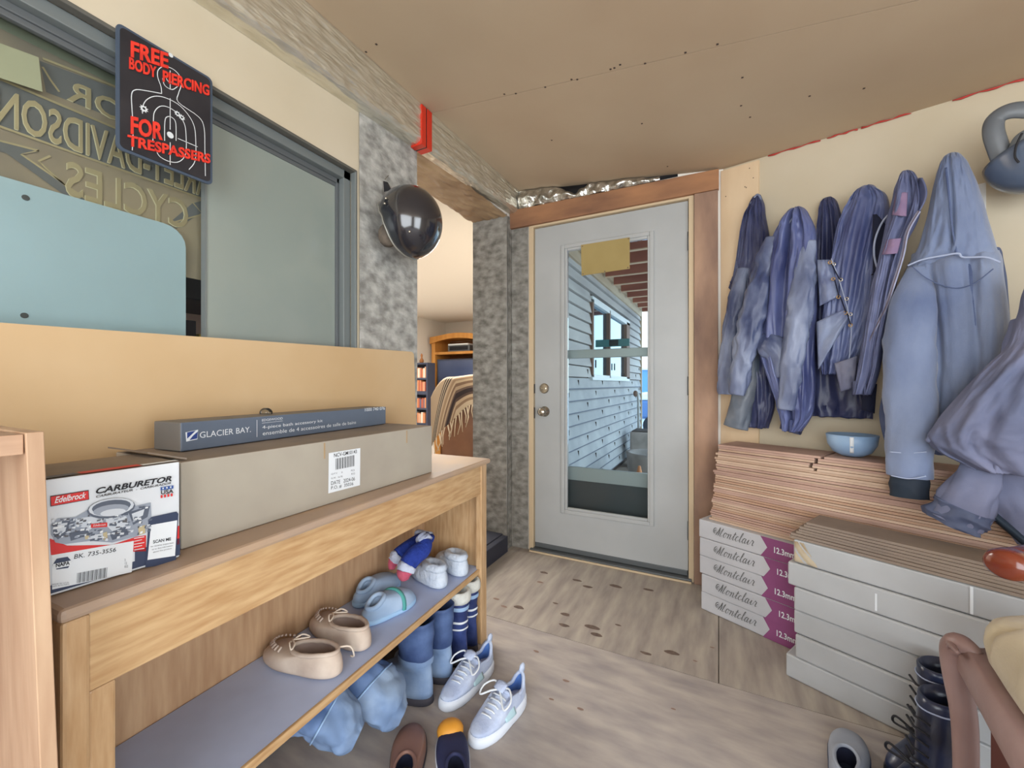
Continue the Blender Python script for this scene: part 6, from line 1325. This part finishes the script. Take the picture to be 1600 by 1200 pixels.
t, L = foot_thing('grey_shoe', 'grey shoe toe poking in beside the white cartons at the bottom edge', 'shoe', (1318, 1262), (1330, 1152), 0.0)
slip(t, .25, .095, mat('grey_shoe_suede', (158, 164, 176), (136, 142, 154), rough=.8, scale=6), M_DK, .06, .06, -.42, .0, .6, .02, 7., .005, None, M_NAVY)
# black lace up boots
M_BLK = mat('black_boot_leather', (22, 26, 42), (44, 52, 80), rough=.28, scale=7, detail=8, bump=.25, bscale=18, spec=.6)
def lace_boot(lab, hp_, tp_, H, lean):
    t, L, r = boot('lace_boot', lab, 'boot', hp_, tp_, 'black lace up boots', H, M_BLK, M_BLK, M_INK, .225, .084, (.041, .054), slouch=.02, ztoe=.08, lean=lean, open_m=M_INK)
    hy = -L / 2 + .066; b = B()
    for k in range(6):
        z = .10 + k * (H - .12) / 6; v = max(0, (z - .1) / (H - .1)); y = hy + .062 * (.95 + .15 * v) + .006 + lean[1] * v * v; b.tube([V((-.026 + lean[0] * v * v, y - .012, z)), V((0 + lean[0] * v * v, y, z + .006)), V((.026 + lean[0] * v * v, y - .012, z + .012))], .003, M_INK, 6)
    b.tube(cat_rom([(0, hy + .072, .12), (.04, hy + .085, .135), (.05, hy + .08, .11), (0, hy + .075, .12), (-.04, hy + .085, .14), (-.045, hy + .08, .1)], 5), .0032, M_INK, 6); obj('lace', b, parent=t, smooth=True)
    b = B(); b.tube([r[-3][k] + (r[-3][k] - V((lean[0], hy + lean[1], r[-3][k].z))) * .03 for k in range(36)], .002, M_PIPE, 5, loop=True); obj('welt_seam', b, parent=t, smooth=True)
    return t
lace_boot('tall black lace up boot against the white cartons, back one', (1486, 1208), (1404, 1219), .295, (.0, -.0))
lace_boot('black lace up boot with loose laces, in front beside the armchair', (1478, 1259), (1398, 1270), .275, (.0, -.02))
# ================================================================== armchair cut by the right edge
CD = .86
M_TAN = mat('tan_velvet', (190, 176, 148), (172, 156, 126), rough=.9, scale=5, bump=.15, bscale=60, sheen=.3); M_MAU = mat('mauve_brown_leather', (158, 132, 128), (132, 104, 98), rough=.4, scale=4, bump=.1, bscale=16); M_RED = mat('polished_cherry', (120, 52, 32), (90, 38, 24), rough=.18, scale=5, stretch=(1, .3, 1), coat=.5)
def cp(px, py, d=0.0): return ond(px, py, CD + d)
ZS = .475
cA, cB, cD = onz(1522, 1010, ZS), onz(1644, 1200, ZS), onz(1718, 1008, ZS); cC = cB + (cD - cA)
ch = thing('armchair', 'carved wooden armchair with tan tufted seat cushion at the lower right edge', 'chair', V(((cA.x + cC.x) / 2, (cA.y + cC.y) / 2, 0)))
eu = (cB - cA); eu.z = 0; LU = eu.length; eu.normalize(); ev_ = (cD - cA); ev_.z = 0; LV = ev_.length; ev_.normalize(); eo = V((eu.y, -eu.x, 0))
if eo.dot(ev_) > 0: eo = -eo
def cq(a, c, z): return V((cA.x, cA.y, 0)) + eu * a + ev_ * c + UP * z
# rail under the cushion, with a rolled upper edge
b = B(); prof = [(0, .0), (.018, .006), (.026, .022), (.026, .06), (.014, .078), (-.02, .08), (-.02, -.002)]
b.loft([[cq(s_, 0, 0) + eo * o_ + UP * (ZS - .082 + z_) for o_, z_ in prof] for s_ in (-.01, LU * .5, LU + .02)], M_MAU); obj('seat_rail', b, parent=ch, bevel=.004, smooth=True)
b = B(); b.loft([[cq(s_, 0, 0) - eo * .03 + eo * o_ + UP * z_ for o_, z_ in ((0, .10), (.01, .10), (.01, ZS - .08), (0, ZS - .08))] for s_ in (.02, LU)], mat('dark_cherry_panel', (92, 46, 38), rough=.5)); obj('side_panel', b, parent=ch)
b = B(); q = cat_rom([tuple(p) for p in (cq(.03, .02, ZS - .012) + eo * .012, cq(.0, .005, ZS - .006) + eo * .02, cq(-.028, -.005, ZS - .03) + eo * .02, cq(-.036, -.005, ZS - .09) + eo * .016, cq(-.03, 0, ZS - .2) + eo * .008, cq(-.02, .0, .12) + eo * .01, cq(-.03, -.01, .0) + eo * .016)], 6)
b.tube(q, [.012 + .014 * min(1, k / 8) - .008 * max(0, (k - 16) / 20) for k in range(len(q))], M_MAU, 14); obj('leg', b, parent=ch, smooth=True)
for k in range(4):
    b = B(); qq = cat_rom([tuple(p) for p in (cq(-.05 + .012 * k, 0, ZS - .052 + .006 * k) + eo * .036, cq(-.03 + .014 * k, 0, ZS - .012 + .002 * k) + eo * .04, cq(.0 + .015 * k, 0, ZS - .004) + eo * .034)], 5); b.tube(qq, .0045, M_MAU, 8); obj('carved_ridge', b, parent=ch, smooth=True)
for a_, c_ in ((LU, 0), (LU, LV), (0, LV)):
    b = B(); b.tube([cq(a_, c_, .0), cq(a_, c_, ZS - .07)], [.018, .024], M_RED, 10); obj('leg', b, parent=ch, smooth=True)
b = B(); b.hexa([cq(0, 0, ZS - .05), cq(LU, 0, ZS - .05), cq(LU, LV, ZS - .05), cq(0, LV, ZS - .05)], [cq(0, 0, ZS - .004), cq(LU, 0, ZS - .004), cq(LU, LV, ZS - .004), cq(0, LV, ZS - .004)], M_RED); obj('seat_frame', b, parent=ch)
# puffy cushion with tuft creases along its near edge
b = B(); rings = []; N = 72
for k, (sc__, z) in enumerate(((.90, .0), (.985, .012), (1.02, .034), (1.0, .056), (.93, .074), (.80, .086), (.6, .094), (.35, .098), (.1, .1))):
    ring = []
    for i in range(N):
        a = 2 * math.pi * i / N; ca, sa = math.cos(a), math.sin(a); u = math.copysign(abs(ca) ** .42, ca) * sc__; v = math.copysign(abs(sa) ** .42, sa) * sc__
        cr = 0
        for uc in (-.55, .0, .55): cr += math.exp(-((u - uc - .25 * (v + 1)) / .05) ** 2) * math.exp(-((v + 1) / .5) ** 2)
        ring.append(cq(LU * (.5 + .5 * u), LV * (.5 + .5 * v), ZS + z * (1 - .12 * cr) + .004 * nz3(u * 3, v * 3)) - eo * .014 * cr * (k > 1))
    rings.append(ring)
b.loft(rings, M_TAN); obj('cushion', b, parent=ch, smooth=True)
# arm with its turned end
ax_ = (cp(1700, 852, .12) - cp(1584, 880, 0)).normalized(); M_ = Matrix.Translation(cp(1568, 884, .0)) @ ax_.to_track_quat('Z', 'Y').to_matrix().to_4x4() @ Matrix.Diagonal((1.1, .95, 1, 1))
b = B(); b.lathe([(.004, -.003), (.024, .0), (.031, .007), (.034, .018), (.034, .04), (.029, .045), (.032, .05), (.030, .1), (.027, .3), (.026, .42)], M_RED, 28, M_); obj('armrest', b, parent=ch, smooth=True)
pa = M_ @ V((0, 0, .2)); b = B(); b.tube([pa, V((pa.x, pa.y, .6)), cq(.3 * LU, LV * .8, ZS - .02)], [.02, .026, .022], M_RED, 12); obj('arm_post', b, parent=ch, smooth=True)
# ------------------------------------------------------------------ tidy
for o_ in COL.objects:
    if '_w' in o_.keys(): del o_['_w']
